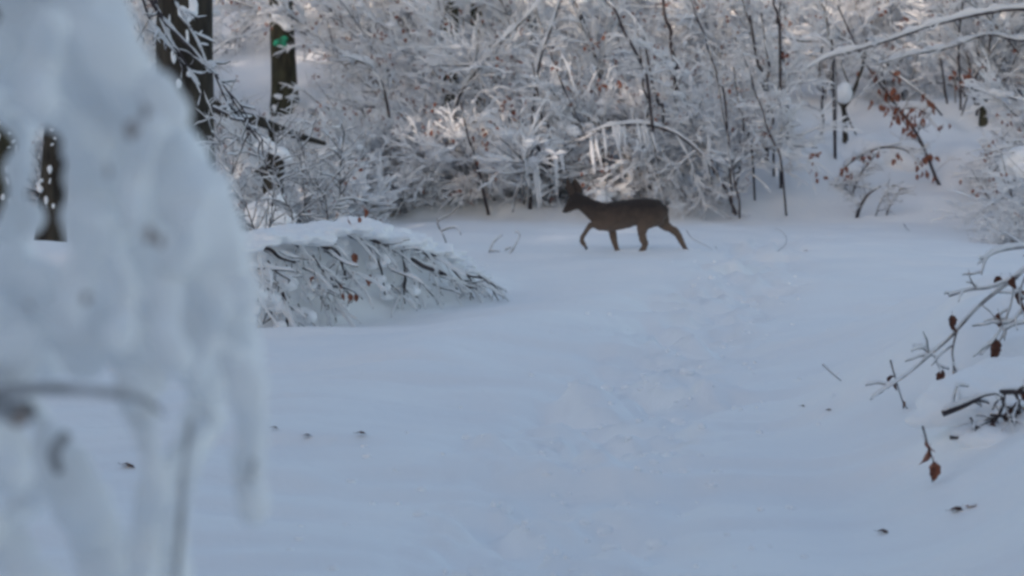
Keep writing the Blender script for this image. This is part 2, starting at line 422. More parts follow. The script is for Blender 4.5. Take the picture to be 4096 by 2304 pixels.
for ri, (D, step) in enumerate(rows):
    half = .257 * D * 1.2 + 1
    x = -half + rng.uniform(0, step)
    while x < half:
        y = D + rng.uniform(-.9, .9); px = px_of(x, y)
        if not open_gap(px, y, 0):
            if ri == 0: kd = rng.choice(['domed', 'domed', 'domed', 'tangled'])
            elif ri < 4: kd = rng.choice(['upright', 'tangled', 'arching', 'upright'] if px > 2300 else ['tangled', 'arching', 'upright', 'domed', 'arching'])
            else: kd = rng.choice(['upright', 'tangled', 'arching'])
            place_bush(kd, int(rng.integers(0, 9)), x, y, rng.uniform(.8, 1.15) * (1 + .012 * max(0, D - 40)), rng.uniform(-.8, .8))
        x += step * rng.uniform(.75, 1.25)
for x in np.arange(-7.5, 3.4, .75):
    place_bush('domed', int(rng.integers(0, 3)), x + rng.uniform(-.2, .2), 34.2 + rng.uniform(-.25, .35), rng.uniform(.26, .42), rng.uniform(-2, 2))
# nearer shrubs that the photograph shows singly
for (px, py, kd, v, s) in ((1010, 31.0, 'tangled', 0, .62), (1150, 31.5, 'domed', 1, .8), (900, 29.5, 'tangled', 1, .62), (1300, 33.0, 'domed', 2, .95), (880, 33.0, 'upright', 2, .5), (1080, 34.0, 'tangled', 2, .68), (1400, 34.5, 'tangled', 1, .7),
                           (4330, 930, 'domed', 0, .85), (4560, 880, 'tangled', 2, 1.1), (4170, 985, 'domed', 1, .42), (4130, 760, 'domed', 0, .4)):
    g = G(px, py) if py > 100 else ground_at(px, py); place_bush(kd, v, g.x, g.y, s, rng.uniform(-1, 1))

# ================================================================== trees
def trunk_mesh(h, r, seed, m, lean=0.0):
    g = np.random.default_rng(seed); n = 40; k = 20
    z = np.linspace(-.4, h, n); a = np.arange(k) * 2 * math.pi / k
    Z, A = np.meshgrid(z, a, indexing='ij')
    rr = r * (1 - .35 * np.clip(Z, 0, h) / h + .35 * np.exp(-np.clip(Z + .1, 0, 9) / .3))
    rr = rr * (1 + .05 * vnoise(np.cos(A) * 2, np.sin(A) * 2, Z * 1.2, seed) + .05 * np.cos(5 * A + Z) * np.exp(-Z / .5).clip(0, 1))
    X = rr * np.cos(A) + lean * Z + .04 * np.sin(Z * .8 + seed); Y = rr * np.sin(A)
    i = np.arange(n - 1)[:, None] * k; j = np.arange(k)[None]; j2 = (j + 1) % k
    q = np.stack([i + j, i + j2, i + k + j2, i + k + j], -1).reshape(-1, 4)
    ac = Acc(); ac.add(np.stack([X, Y, Z], -1).reshape(-1, 3), q); return ac.mesh('trunk', m)
def snow_patches(h, r, spots, seed):
    """cushions of snow stuck on the side of a trunk that faces the path: spots (height, angle, height size, width size)"""
    a = Acc()
    for (z, an, sz, sw) in spots:
        rr = r * (1 - .35 * max(z, 0) / h)
        for t in range(5):
            blob(a, (rr * math.cos(an) * .97 + rng.normal(0, .3) * sw, rr * math.sin(an) * .97, z + rng.normal(0, .35) * sz), (sw * rng.uniform(.5, 1), .045, sz * rng.uniform(.5, 1)))
    return remesh(a, 'snow_patch', SNOW, .02, 3, .012, 9)
def crown_mesh(P0, h, seed):
    """limbs above the picture with snow"""
    global rng
    keep = rng; rng = np.random.default_rng(seed)
    lm = Acc(); sn = Acc(); n = 14
    z = rng.uniform(h * .45, h, n); th = rng.uniform(0, 6.283, n)
    st = np.stack([0 * z, 0 * z, z], -1); d = np.stack([np.cos(th), np.sin(th), np.full(n, .7)], -1)
    P = grow(st, d, rng.uniform(1.5, 3.4, n), 10, .012, .1); Rr = np.linspace(.06, .015, 10)[None] * np.ones((n, 1))
    tubes(lm, P, Rr, 6); snow_on(sn, P, Rr, .05, 6)
    s, T, t = sample(P, 9, .2, 1); P2 = grow(s, side_dirs(T, 1.2, .1, .6), rng.uniform(.5, 1.4, len(s)), 7, .03, .12)
    R2 = np.full((len(s), 7), .009); tubes(lm, P2, R2, 4); snow_on(sn, P2, R2, .026, 5)
    rng = keep
    return lm.mesh('limbs', BARK), sn.mesh('snow_load', SNOW)
def tree(px, py, wpx, h, m, label, seed, spots=(), lean=0.0, D=None, crown=True):
    if D is None: g = G(px, py)
    else: g = W(px, 500, D); g.z = float(H(g.x, g.y))
    r = wpx / FPX * g.y / 2 * 1.06
    o = thing('tree', label, 'tree', g)
    ob('trunk', trunk_mesh(h, r, seed, m, lean), o)
    if spots:
        for sp in spots: ob('snow_patch', snow_patches(h, r, [sp], seed), o)
    if crown:
        a, b = crown_mesh(g, h, seed); c = ob('crown', a, o); ob('snow_load', b, c)
    return o, g, r
PI = math.pi
def zat(g, py, D=None):
    """height above the foot G at which a pixel row meets the vertical line over it"""
    return W(2048, py, g.y).z - g.z
# big trunk left
gT = W(735, 500, 20.0); gT.z = float(H(gT.x, gT.y))
oT, gT, rT = tree(735, 0, 240, 8, BARK, 'thick dark tree trunk behind the blurred snowy branches, streaked with snow', 5, D=20.0,
   spots=[(zat(gT, 60), -1.25, .11, .07), (zat(gT, 15), -1.05, .12, .06), (zat(gT, 230), -1.75, .07, .025), (zat(gT, 340), -1.55, .06, .02), (zat(gT, 150), -1.2, .07, .03), (zat(gT, 300), -1.2, .05, .02), (zat(gT, 110), -1.9, .08, .02)])
# trunk with the green mark
g2 = G(1132, 445)
o2, g2, r2 = tree(1132, 445, 96, 9, OLIVE, 'dark trunk with a green paint mark, snow plastered above and around its foot', 8,
   spots=[(zat(g2, 8), -1.4, .30, .16), (zat(g2, 70), -1.5, .22, .17), (zat(g2, 110), -1.2, .12, .12), (zat(g2, 390), -1.6, .06, .2), (zat(g2, 425), -1.3, .08, .15), (zat(g2, 440), -2.0, .07, .1), (zat(g2, 195), -1.0, .10, .04)])
a = Acc()
for (dz, an, s) in ((0, -1.75, .085), (.02, -1.5, .075), (.06, -1.3, .07), (-.05, -1.42, .07), (-.02, -1.95, .06)):
    z = zat(g2, 172) + dz * 1.3; s *= 1.35; rr = r2 * (1 - .35 * z / 9)
    blob(a, (rr * math.cos(an), rr * math.sin(an), z), (s, .02, s * .7))
ob('paint_mark', a.mesh('paint_mark', PAINT), o2, label='green paint mark sprayed on the bark')
tree(1790, 0, 62, 12, OLIVE, 'mossy brown trunk above the snowy thicket, top centre, with a broken snowy limb', 13, D=39.2, lean=.02)
tree(1925, 0, 50, 12, OLIVE, 'mossy trunk just right of another brown trunk, leaning over the thicket', 14, D=39.6, lean=-.03)
tree(2120, 0, 40, 12, BARK, 'slim dark trunk far up the slope above the deer, half hidden by snowy boughs', 15, D=39.5, lean=.03)
tree(3935, 505, 27, .75, OLIVE, 'short slender dark trunk by the right edge rising from the snow bank', 16, crown=False)
HS = [(random.uniform(.5, 2.6), random.uniform(-2.6, -.5), random.uniform(.02, .07), random.uniform(.01, .04)) for _ in range(26)]
tree(30, 0, 120, 9, OLIVE, 'dark trunk glimpsed through the gap in the blurred branches at the upper left', 17, D=26, spots=HS)
tree(200, 0, 110, 9, BARK, 'dark trunk seen through the slanted gap in the blurred snow', 18, D=24, lean=.06, spots=HS)

# forked tree with a ball of snow
def forked_tree():
    g = G(3383, 572); D = g.y
    o = thing('forked_tree', 'small dark forked tree holding a ball of snow in its fork', 'tree', g)
    f = lambda *p: loc_pts([W(x, y, D) for x, y in p], o)
    a = Acc(); tubes(a, spline(f((3383, 590), (3380, 520), (3378, 460), (3370, 415)), 14), lin([.065, .05, .047, .045], 14), 8); ob('trunk', a.mesh('trunk', BARK), o)
    for nm, pts, rr in (('limb', ((3372, 425), (3338, 380), (3328, 330), (3333, 270), (3325, 200)), (.04, .03, .018)),
                    ('limb', ((3374, 430), (3400, 395), (3425, 340), (3450, 270), (3470, 150)), (.04, .035, .022)),
                    ('limb', ((3376, 440), (3400, 490), (3425, 540)), (.028, .02, .014)),
                    ('limb', ((3410, 362), (3385, 310), (3365, 255)), (.02, .015, .01))):
        a = Acc(); tubes(a, spline(f(*pts), 14), lin(rr, 14), 7); ob(nm, a.mesh('limb', BARK), o)
    a = Acc(); c = f((3372, 378))[0]
    blob(a, c, (.19, .15, .19)); blob(a, c + (.03, 0, .12), (.13, .11, .12)); blob(a, c + (-.06, 0, .02), (.1, .1, .12))
    for pts in (((3338, 380), (3328, 330), (3333, 270), (3325, 200)), ((3425, 340), (3450, 270), (3470, 150))):
        q = spline(f(*pts), 14); q[:, 0] -= .03; tubes(a, q, lin([.05, .06, .05], 14), 8)
    ob('snow_ball', remesh(a, 'snow_ball', SNOW, .02, 2, .008, 7), o, kind='stuff')
forked_tree()

# ================================================================== single boughs and saplings made from drawn lines
def drawn(name, label, cat, foot, lines, twig_n=0, twig_len=(.1, .4), leaf_pts=(), leaf_size=.055, bark=TWIG, snow_r=.03, sag=.05, group=None, leafmat=LEAF, sub=2, snow_k=7, up=.1, plaster=.35, lit=14, part='stem'):
    """lines: list of (points in world space, radii list, snow factor)"""
    o = thing(name, label, cat, foot, group)
    tw = Acc(); sn = Acc()
    for pts, rad, sf in lines:
        n = max(10, 5 * len(pts)); P = spline(loc_pts(pts, o), n)[None]; Rr = lin(rad, n)[None]
        a = Acc(); tubes(a, P, Rr, 7); ob(part, a.mesh(part, bark), o)
        if sf > 0: snow_on(sn, P, Rr, snow_r * sf, snow_k, plaster)
        if twig_n:
            s, T, t = sample(P, twig_n, .1, 1); P2 = grow(s, side_dirs(T, 1.2, up, .6), rng.uniform(*twig_len, len(s)), 8, sag, .14)
            R2 = np.linspace(.006, .003, 8)[None] * np.ones((len(s), 1)); tubes(tw, P2, R2, 4)
            if sf > 0: snow_on(sn, P2, R2, snow_r * .55, 6)
            if sub:
                s, T, t = sample(P2, sub, .1, 1); P3 = grow(s, side_dirs(T, 1.2, 0, .8), rng.uniform(twig_len[0] * .4, twig_len[1] * .5, len(s)), 5, sag, .18)
                R3 = np.full((len(s), 5), .0026); tubes(tw, P3, R3, 3)
                if sf > 0: snow_on(sn, P3, R3, snow_r * .42, 5)
    if tw.v: ob('twigs', tw.mesh('twigs', bark), o, kind='stuff')
    if sn.v: ob('snow_load', sn.mesh('snow_load', TSNOW), o, kind='stuff')
    for p in leaf_pts:
        add_leaf(o, p, leaf_size, leafmat)
    return o
LM = {}
def leaf_me(m, v):
    key = (m.name, v)
    if key not in LM:
        g = np.random.default_rng(50 + v); nu, nv = 9, 5; V = []; bend = g.uniform(.3, .9); fold = g.uniform(.5, 1.4); tw_ = g.uniform(-.7, .7)
        for i in range(nu):
            t = i / (nu - 1); wd = .33 * math.sin(math.pi * t**.8)**.75 * (1 + .10 * math.sin(i * 2.6 + v)) if 0 < t < 1 else .012
            for k in range(nv):
                q = k / (nv - 1) * 2 - 1; yy = wd * q; zz = abs(q) * wd * fold * .6 - bend * .35 * t * t + .03 * math.sin(9 * t + 3 * q); c_, s_ = math.cos(tw_ * t), math.sin(tw_ * t)
                V.append((1.1 * t, yy * c_ - zz * s_, yy * s_ + zz * c_))
        Q = [[i * nv + k, i * nv + k + 1, (i + 1) * nv + k + 1, (i + 1) * nv + k] for i in range(nu - 1) for k in range(nv - 1)]
        V = np.array(V) + g.normal(0, .008, (nu * nv, 3)); a = Acc(); a.add(V, Q); b_ = nu * nv
        tubes(a, np.array([[-.28, 0, .10], [-.12, 0, .03], [.02, 0, 0]]), [.014, .014, .012], 4)
        LM[key] = a.mesh('leaf', m)
    return LM[key]
def add_leaf(o, p, size, m, rot=None):
    l = ob('leaf', leaf_me(m, random.randrange(4)), o)
    l.location = np.array(p[:]) - np.array(o.location[:]) if o is not None else p
    s = size * random.uniform(.75, 1.2); l.scale = (s, s, s)
    l.rotation_euler = rot or (random.uniform(-1, 1), random.uniform(.5, 2.0), random.uniform(0, 6.28))
    return l

# arch of snow over the deer with hanging fingers
gA = G(2935, 850); DA = 33.3
fa = lambda *p: [W(x, y, DA + (0 if len(q) < 3 else q[2])) for q in p for x, y in [q[:2]]]
arch_pts = ((2050, 850), (2075, 750), (2170, 640), (2300, 560), (2430, 510), (2560, 500), (2680, 525), (2790, 600), (2870, 700), (2915, 790), (2945, 860))
oA = drawn('bent_sapling', 'sapling bent into a wide snowy arch with fingers of snow hanging above the deer', 'sapling', G(2945, 860),
   [(fa(*arch_pts), [.012, .018, .022, .024, .03], 1.25),
    (fa((2560, 505), (2600, 560), (2625, 640), (2640, 730)), [.014, .008], 1.5), (fa((2790, 600), (2700, 680), (2650, 760)), [.012, .007], 1.2),
    (fa((2700, 530), (2760, 640), (2800, 760), (2830, 850)), [.014, .008], 1.4)],
   twig_n=16, twig_len=(.2, .6), snow_r=.036, sag=.07)
fg = Acc(); 
arc = spline(arch_pts, 200)
for i, px in enumerate(sorted(rng.uniform(2085, 2650, 17))):
    y0 = np.interp(px, arc[:110, 0], arc[:110, 1]); L = rng.uniform(35, 175)
    P = spline(loc_pts([W(px, y0, DA), W(px + 6, y0 + L * .4, DA - .1), W(px + 22 * rng.uniform(.3, 1.2), y0 + L, DA - .15)], oA), 9)
    tubes(fg, P, lin([.030, .024, .032, .020, .010], 9) * rng.uniform(.6, 1.15), 7, .2)
ob('hanging_snow', fg.mesh('hanging_snow', TSNOW), oA, kind='stuff')

# leaning sapling with red leaves at the right
gL = G(3755, 745); DL = gL.y
fl = lambda *p: [W(x, y, DL) for x, y in p]
main = fl((3770, 760), (3745, 715), (3715, 640), (3670, 540), (3600, 440), (3530, 350), (3460, 250), (3400, 130), (3350, 20))
lp = []
for (x, y, n, sp) in ((3545, 370, 7, 20), (3530, 420, 5, 18), (3570, 430, 6, 20), (3610, 470, 6, 20), (3660, 440, 7, 22), (3640, 520, 5, 18), (3590, 310, 3, 12), (3725, 620, 5, 12), (3700, 690, 4, 12), (3675, 645, 3, 8), (3720, 400, 4, 18), (3500, 290, 4, 20), (3850, 300, 7, 25), (3760, 500, 3, 14)):
    for _ in range(int(n * 1.7)): lp.append(W(x + random.gauss(0, sp), y + random.gauss(0, sp), DL - .1 + random.gauss(0, .12)))
drawn('leaning_sapling', 'long dark sapling leaning left from the right bank, hung with rust red leaves', 'sapling', gL,
   [(main, [.032, .026, .02, .014], .55), (fl((3700, 600), (3640, 520), (3560, 420), (3520, 380)), [.012, .006], .6), (fl((3670, 540), (3690, 470), (3720, 400)), [.01, .005], .6),
    (fl((3600, 440), (3660, 430), (3720, 460)), [.009, .005], .7)], twig_n=10, twig_len=(.15, .5), leaf_pts=lp, leaf_size=.115, snow_r=.026, plaster=.15)

# low arched shrub under snow with red leaves hanging, on the bank
gB = G(3395, 780); DB = gB.y
fb = lambda *p: [W(x, y, DB) for x, y in p]
lp = []
for (x, y, n) in ((3370, 680, 4), (3395, 695, 3), (3590, 625, 4), (3440, 630, 4), (3470, 640, 3), (3510, 610, 3)):
    for _ in range(n): lp.append(W(x + random.gauss(0, 9), y + random.gauss(0, 9), DB - .1))
oB = drawn('bent_shrub', 'low arched shrub under a snow cap with dark leaves hanging from it', 'shrub', gB,
   [(fb((3340, 740), (3380, 670), (3450, 620), (3530, 590), (3620, 600), (3680, 660)), [.012, .018, .018, .01], 1.2),
    (fb((3400, 800), (3440, 700), (3500, 620)), [.02, .012], .6), (fb((3340, 745), (3400, 740), (3500, 760)), [.008, .006], 1)],
   twig_n=14, twig_len=(.12, .42), leaf_pts=lp, leaf_size=.11, snow_r=.034, sag=.09)
a = Acc()
for (x, y, r) in ((3350, 700, .10), (3400, 650, .15), (3450, 615, .17), (3500, 590, .18), (3560, 575, .2), (3620, 590, .18), (3680, 620, .16), (3540, 560, .2), (3470, 560, .22), (3430, 590, .16), (3650, 570, .2)):
    c = G(x, y + 40) - oB.location; blob(a, c, (r * 2.2, r * 2.4, r * 1.25))
ob('snow_cap', remesh(a, 'snow_cap', SNOW, .04, 8, .03, 4), oB)
gB2 = G(3430, 872); DB2 = gB2.y
fb2 = lambda *p: [W(x, y, DB2) for x, y in p]
drawn('buried_shrub', 'grey shrub poking from snow below the low arched one, dark stub at left', 'shrub', gB2,
   [(fb2((3425, 880), (3440, 830), (3470, 780), (3520, 745)), [.035, .028, .014], .8), (fb2((3540, 880), (3560, 820), (3600, 760)), [.014, .008], .9),
    (fb2((3440, 820), (3400, 770), (3370, 735)), [.006, .004], .3), (fb2((3500, 870), (3530, 790), (3570, 740)), [.012, .006], 1)],
   twig_n=12, twig_len=(.1, .35), snow_r=.026)

def snow_mound():
    g = ground_at(4210, 30.5); o = thing('buried_shrub', 'shrub at the right edge bowed into a tall dome under heavy snow', 'shrub', g)
    b = Acc(); gg = np.random.default_rng(12)
    for _ in range(46):
        th = gg.uniform(0, 6.28); el = gg.uniform(.1, 1.5); rr = gg.uniform(.10, .26)
        blob(b, (.72 * math.cos(th) * math.cos(el), .6 * math.sin(th) * math.cos(el), 1.62 * math.sin(el) - .1), (rr * 1.3, rr * 1.2, rr * .7))
    ob('snow_cap', remesh(b, 'snow_cap', SNOW, .035, 4, .05, 5), o, kind='stuff')
    tw = Acc(); sn = Acc(); th = gg.uniform(0, 6.28, 90); st = np.stack([.6 * np.cos(th), .5 * np.sin(th), gg.uniform(.2, 1.4, 90)], -1)
    P = grow(st, np.stack([np.cos(th) * .8 - .3, np.sin(th), gg.normal(-.1, .5, 90)], -1), gg.uniform(.3, .9, 90), 8, .04, .1); Rr = np.linspace(.007, .003, 8)[None] * np.ones((90, 1))
    tubes(tw, P, Rr, 4); snow_on(sn, P, Rr, .018, 5, .3, .3); ob('twigs', tw.mesh('twigs', TWIG), o, kind='stuff'); ob('snow_load', sn.mesh('snow_load', TSNOW), o, kind='stuff')
snow_mound()

# big snowy boughs slanting through the top of the thicket
def bough(label, pts, D, rad=.03, sf=1.6, foot=None, tn=16):
    P = [W(x, y, D) for x, y in pts]; ft = foot or P[0]
    if foot is not None: P = [foot] + P
    return drawn('snow_laden_sapling', label, 'sapling', ft, [(P, [rad * 1.2, rad, rad * .7, rad * .4], sf)], twig_n=tn, twig_len=(.25, 1.0), snow_r=.036, sag=.03, group='saplings bowed under snow')
bough('bowed sapling with a thick white ridge crossing the thicket towards the upper right edge', [(4400, 60), (4096, 38), (3932, 56), (3745, 99), (3559, 161), (3435, 199), (3298, 236), (3200, 300)], 34.5, .026, 2.0, ground_at(4620, 34.5), 34)
bough('bowed sapling with a white ridge just under the longer one at the right edge', [(4420, 170), (4096, 165), (3950, 140), (3800, 190), (3650, 220), (3500, 260)], 35.2, .02, 1.8, ground_at(4560, 35.2), 22)
bough('bowed sapling arching left to right above the dark stems, right of the deer', [(3330, 210), (3200, 165), (3100, 150), (3000, 190), (2940, 260)], 36.0, .015, 2.0, ground_at(3345, 36.0), 18)
bough('steep white sapling reaching the top edge above the deer ears', [(2130, 480), (2143, 348), (2165, 217), (2205, 112), (2250, -30), (2290, -200)], 33.8, .03, 2.0, ground_at(2120, 33.8), 26)
bough('white sapling slanting up to the right, left of the steep one', [(1820, 440), (1900, 290), (2000, 174), (2112, 62), (2230, -60)], 34.6, .03, 1.9, ground_at(1780, 34.6), 26)
bough('thin white sapling curving down in the thicket right of the marked trunk', [(1560, 560), (1550, 430), (1525, 330), (1490, 270), (1430, 245), (1380, 260)], 33.9, .03, 1.9, ground_at(1545, 33.9), 22)
bough('short white sapling hooked over, left of the one by the marked trunk', [(1470, 560), (1460, 480), (1440, 420), (1400, 400)], 34.4, .02, 1.9, ground_at(1480, 34.4), 12)
bough('wide low white bough above the clearing, left of the arch', [(1700, 700), (1760, 560), (1880, 490), (2000, 500), (2080, 560)], 34.2, .024, 1.6, ground_at(1690, 34.2), 20)

# thin dark upright stems in the right half of the thicket
k = 0
YK = {}
for (x0, y0, x1, y1, r, D) in sorted(((2420, -20, 2600, 330, .03, 34), (2600, 300, 2650, 455, .035, 35), (2665, 60, 2700, 300, .045, 37), (2760, 0, 2900, 400, .022, 34), (2980, 40, 3050, 320, .028, 36),
                         (3095, -20, 3120, 130, .03, 35), (3130, 160, 3150, 530, .035, 36.5), (3060, 200, 3090, 480, .026, 35.5), (3285, -10, 3330, 210, .026, 36), (2880, 380, 2945, 800, .02, 33.6), (3000, 300, 3120, 640, .02, 34),
                         (2560, 240, 2590, 450, .022, 35), (3290, 300, 3285, 530, .03, 39), (3020, 210, 3060, 320, .04, 36), (2150, 400, 2190, 520, .028, 34), (1875, 560, 1940, 770, .032, 33.6), (2270, 380, 2400, 520, .022, 34.2), (2960, 420, 3010, 610, .022, 34.6))):
    ft = ground_at(x1 + (x1 - x0) * .25, D)
    r *= .9; D -= 1.1 if x0 > 2300 else .5; L_ = max(4, int(abs(y1 - y0) / 60)); P = [ft] + [W(x1 + (x0 - x1) * i / L_ + random.gauss(0, 6), y1 + (y0 - y1) * i / L_, D + random.gauss(0, .04)) for i in range(L_ + 1)] + [W(x0 - (x1 - x0) * .5, y0 - 150, D)]
    where = ['above the deer head', 'over the deer back', 'right of the deer', 'left of the forked tree'][min(3, int(max(0, x0 - 2150) // 300))]
    size = ['thin', 'slim', 'stouter'][0 if r < .025 else 1 if r < .034 else 2]; YK[where] = YK.get(where, 0) + 1; nth = ('leftmost', 'second', 'third', 'fourth', 'fifth', 'sixth', 'seventh', 'eighth', 'ninth', 'tenth')[YK[where] - 1]
    drawn('young_tree', f'{size} dark leaning stem, {nth} from left of those {where}', 'young tree', ft, [(P, [r, r * .95, r * .8, r * .6], 1.0)], twig_n=12, twig_len=(.2, .7), snow_r=.03, plaster=.3, group='dark stems in the thicket'); k += 1

# fallen trunk on the left slope, snow along its back
def log():
    D = 27.0
    o = thing('fallen_log', 'fallen log with deep snow along its back, between the two dark trunks', 'log', W(1000, 500, D))
    P = spline(loc_pts([W(780, 380, D), W(900, 445, D), W(1050, 490, D + .5), (W(1180, 540, D + 1)), W(1300, 575, D + 1.5)], o), 24)
    a = Acc(); tubes(a, P, lin([.08, .075, .06, .03], 24), 10, .04); ob('trunk', a.mesh('log', BARK), o)
    b = Acc(); Q = P.copy(); Q[:, 2] += .12; Q[:, 1] -= .10; tubes(b, Q, lin([.13, .18, .17, .16, .12], 24), 10); 
    ob('snow_load', remesh(b, 'log_snow', SNOW, .03, 4, .03, 4), o)
    for (x, y, L) in ((820, 410, 1.9), (1080, 505, 1.3)):
        p = W(x, y, D + (x - 800) / 400); g = float(H(p.x, p.y)) - .1
        c = Acc(); tubes(c, spline(loc_pts([p, (p.x + .1, p.y, (p.z + g) / 2), (p.x + .05, p.y, g)], o), 8), lin([.04, .05], 8), 7); ob('limb', c.mesh('limb', BARK), o)
    return o
log()
def stump():
    g = W(1090, 620, 25.5); gz = float(H(g.x, g.y))
    o = thing('tree_stump', 'broken dark stump wearing a tilted slab of snow, left of the clearing', 'stump', (g.x, g.y, gz))
    a = Acc(); z = g.z - gz
    z = z * 1.0
    tubes(a, np.array([[0, 0, -.2], [0, 0, z * .5], [.02, 0, z * .9], [.05, 0, z]]), [.17, .13, .14, .10], 12, .06); tubes(a, np.array([[-.05, 0, z * .75], [-.14, -.05, z * .85], [-.24, -.08, z * .80]]), [.07, .06, .03], 8, .05)
    ob('trunk', a.mesh('stump', BARK), o)
    b = Acc()
    for (x, zz, r) in ((-.16, .10, .10), (-.04, .10, .13), (.08, .04, .13), (.17, -.03, .09), (-.1, .2, .09)): blob(b, (x, 0, z + zz), (r, r, r * .6))
    for (x, y, zz, r_) in ((-.05, -.15, .1, .3), (.1, -.1, .35, .22), (-.15, -.1, .4, .22), (.02, -.12, .55, .16)): blob(b, (x, y, zz * z), (r_, r_, r_ * .8))
    ob('snow_cap', remesh(b, 'snow_cap', SNOW, .02, 3, .015, 8), o)
stump()

# snow laden boughs crossing the thick trunk (closer, they come out of the blur)
D = 11.0
f = lambda *p: [W(x, y, D + (0 if len(q) < 3 else q[2])) for q in p for x, y in [q[:2]]]
rootp = ground_at(-400, D)
drawn('drooping_bough', 'drooping snowy boughs with thin dark twigs hanging across the thick trunk', 'sapling', rootp,
   [([rootp, W(-420, 900, D), W(-400, 300, D), W(-200, -300, D), W(400, -350, D), W(560, -80, D), W(640, 60, D), W(720, 150, D), W(790, 220, D), W(850, 300, D)], [.02, .018, .014, .01, .006], 1.2),
    (f((600, -80), (640, 60), (690, 170), (730, 230), (770, 300), (800, 350)), [.008, .005], 1.3),
    (f((560, -40), (600, 80), (650, 150), (700, 210), (735, 280)), [.007, .004], 1.0),
    (f((700, 0), (760, 110), (800, 180), (840, 280)), [.006, .004], 1.0),
    (f((800, 200), (850, 280), (900, 350), (950, 430), (1000, 510), (1040, 570)), [.005, .003], .25),
    (f((860, 300), (905, 400), (960, 470), (1000, 540)), [.005, .003], .25),
    (f((900, 350), (960, 420), (1020, 520), (1090, 600)), [.004, .003], .3),
    (f((850, 430), (905, 455), (950, 480)), [.008, .005], .4)],
   twig_n=5, twig_len=(.06, .18), snow_r=.017, sag=.06, sub=1)
# fine dark twigs in front of the left thicket, under the stump
for (pts, lab) in (((( 860, 480), (900, 640), (960, 760), (1010, 900), (1030, 1000)), 'spindly dark twigs slanting down just right of the blurred branch'),
                  (((1000, 560), (1080, 700), (1150, 820), (1170, 880)), 'spindly dark twigs hanging below the snow-capped stump'),
                  (((1180, 540), (1230, 660), (1290, 780), (1310, 870)), 'spindly dark twigs between the stump and the leafy thicket')):
    D = 19.0; P = [W(x, y, D) for x, y in pts]; g = Vector(P[-1]); g.z = float(H(g.x, g.y)) - .05
    drawn('slender_sapling', lab, 'sapling', g, [([g, P[-1]] + P[::-1][1:], [.008, .007, .005, .003], .6), ([P[-1]] + [p + Vector((.15 * i, .1, -.02 * i)) for i, p in enumerate(P[::-1])][1:], [.006, .003], .6)], twig_n=22, twig_len=(.15, .55), snow_r=.020, sag=.03)

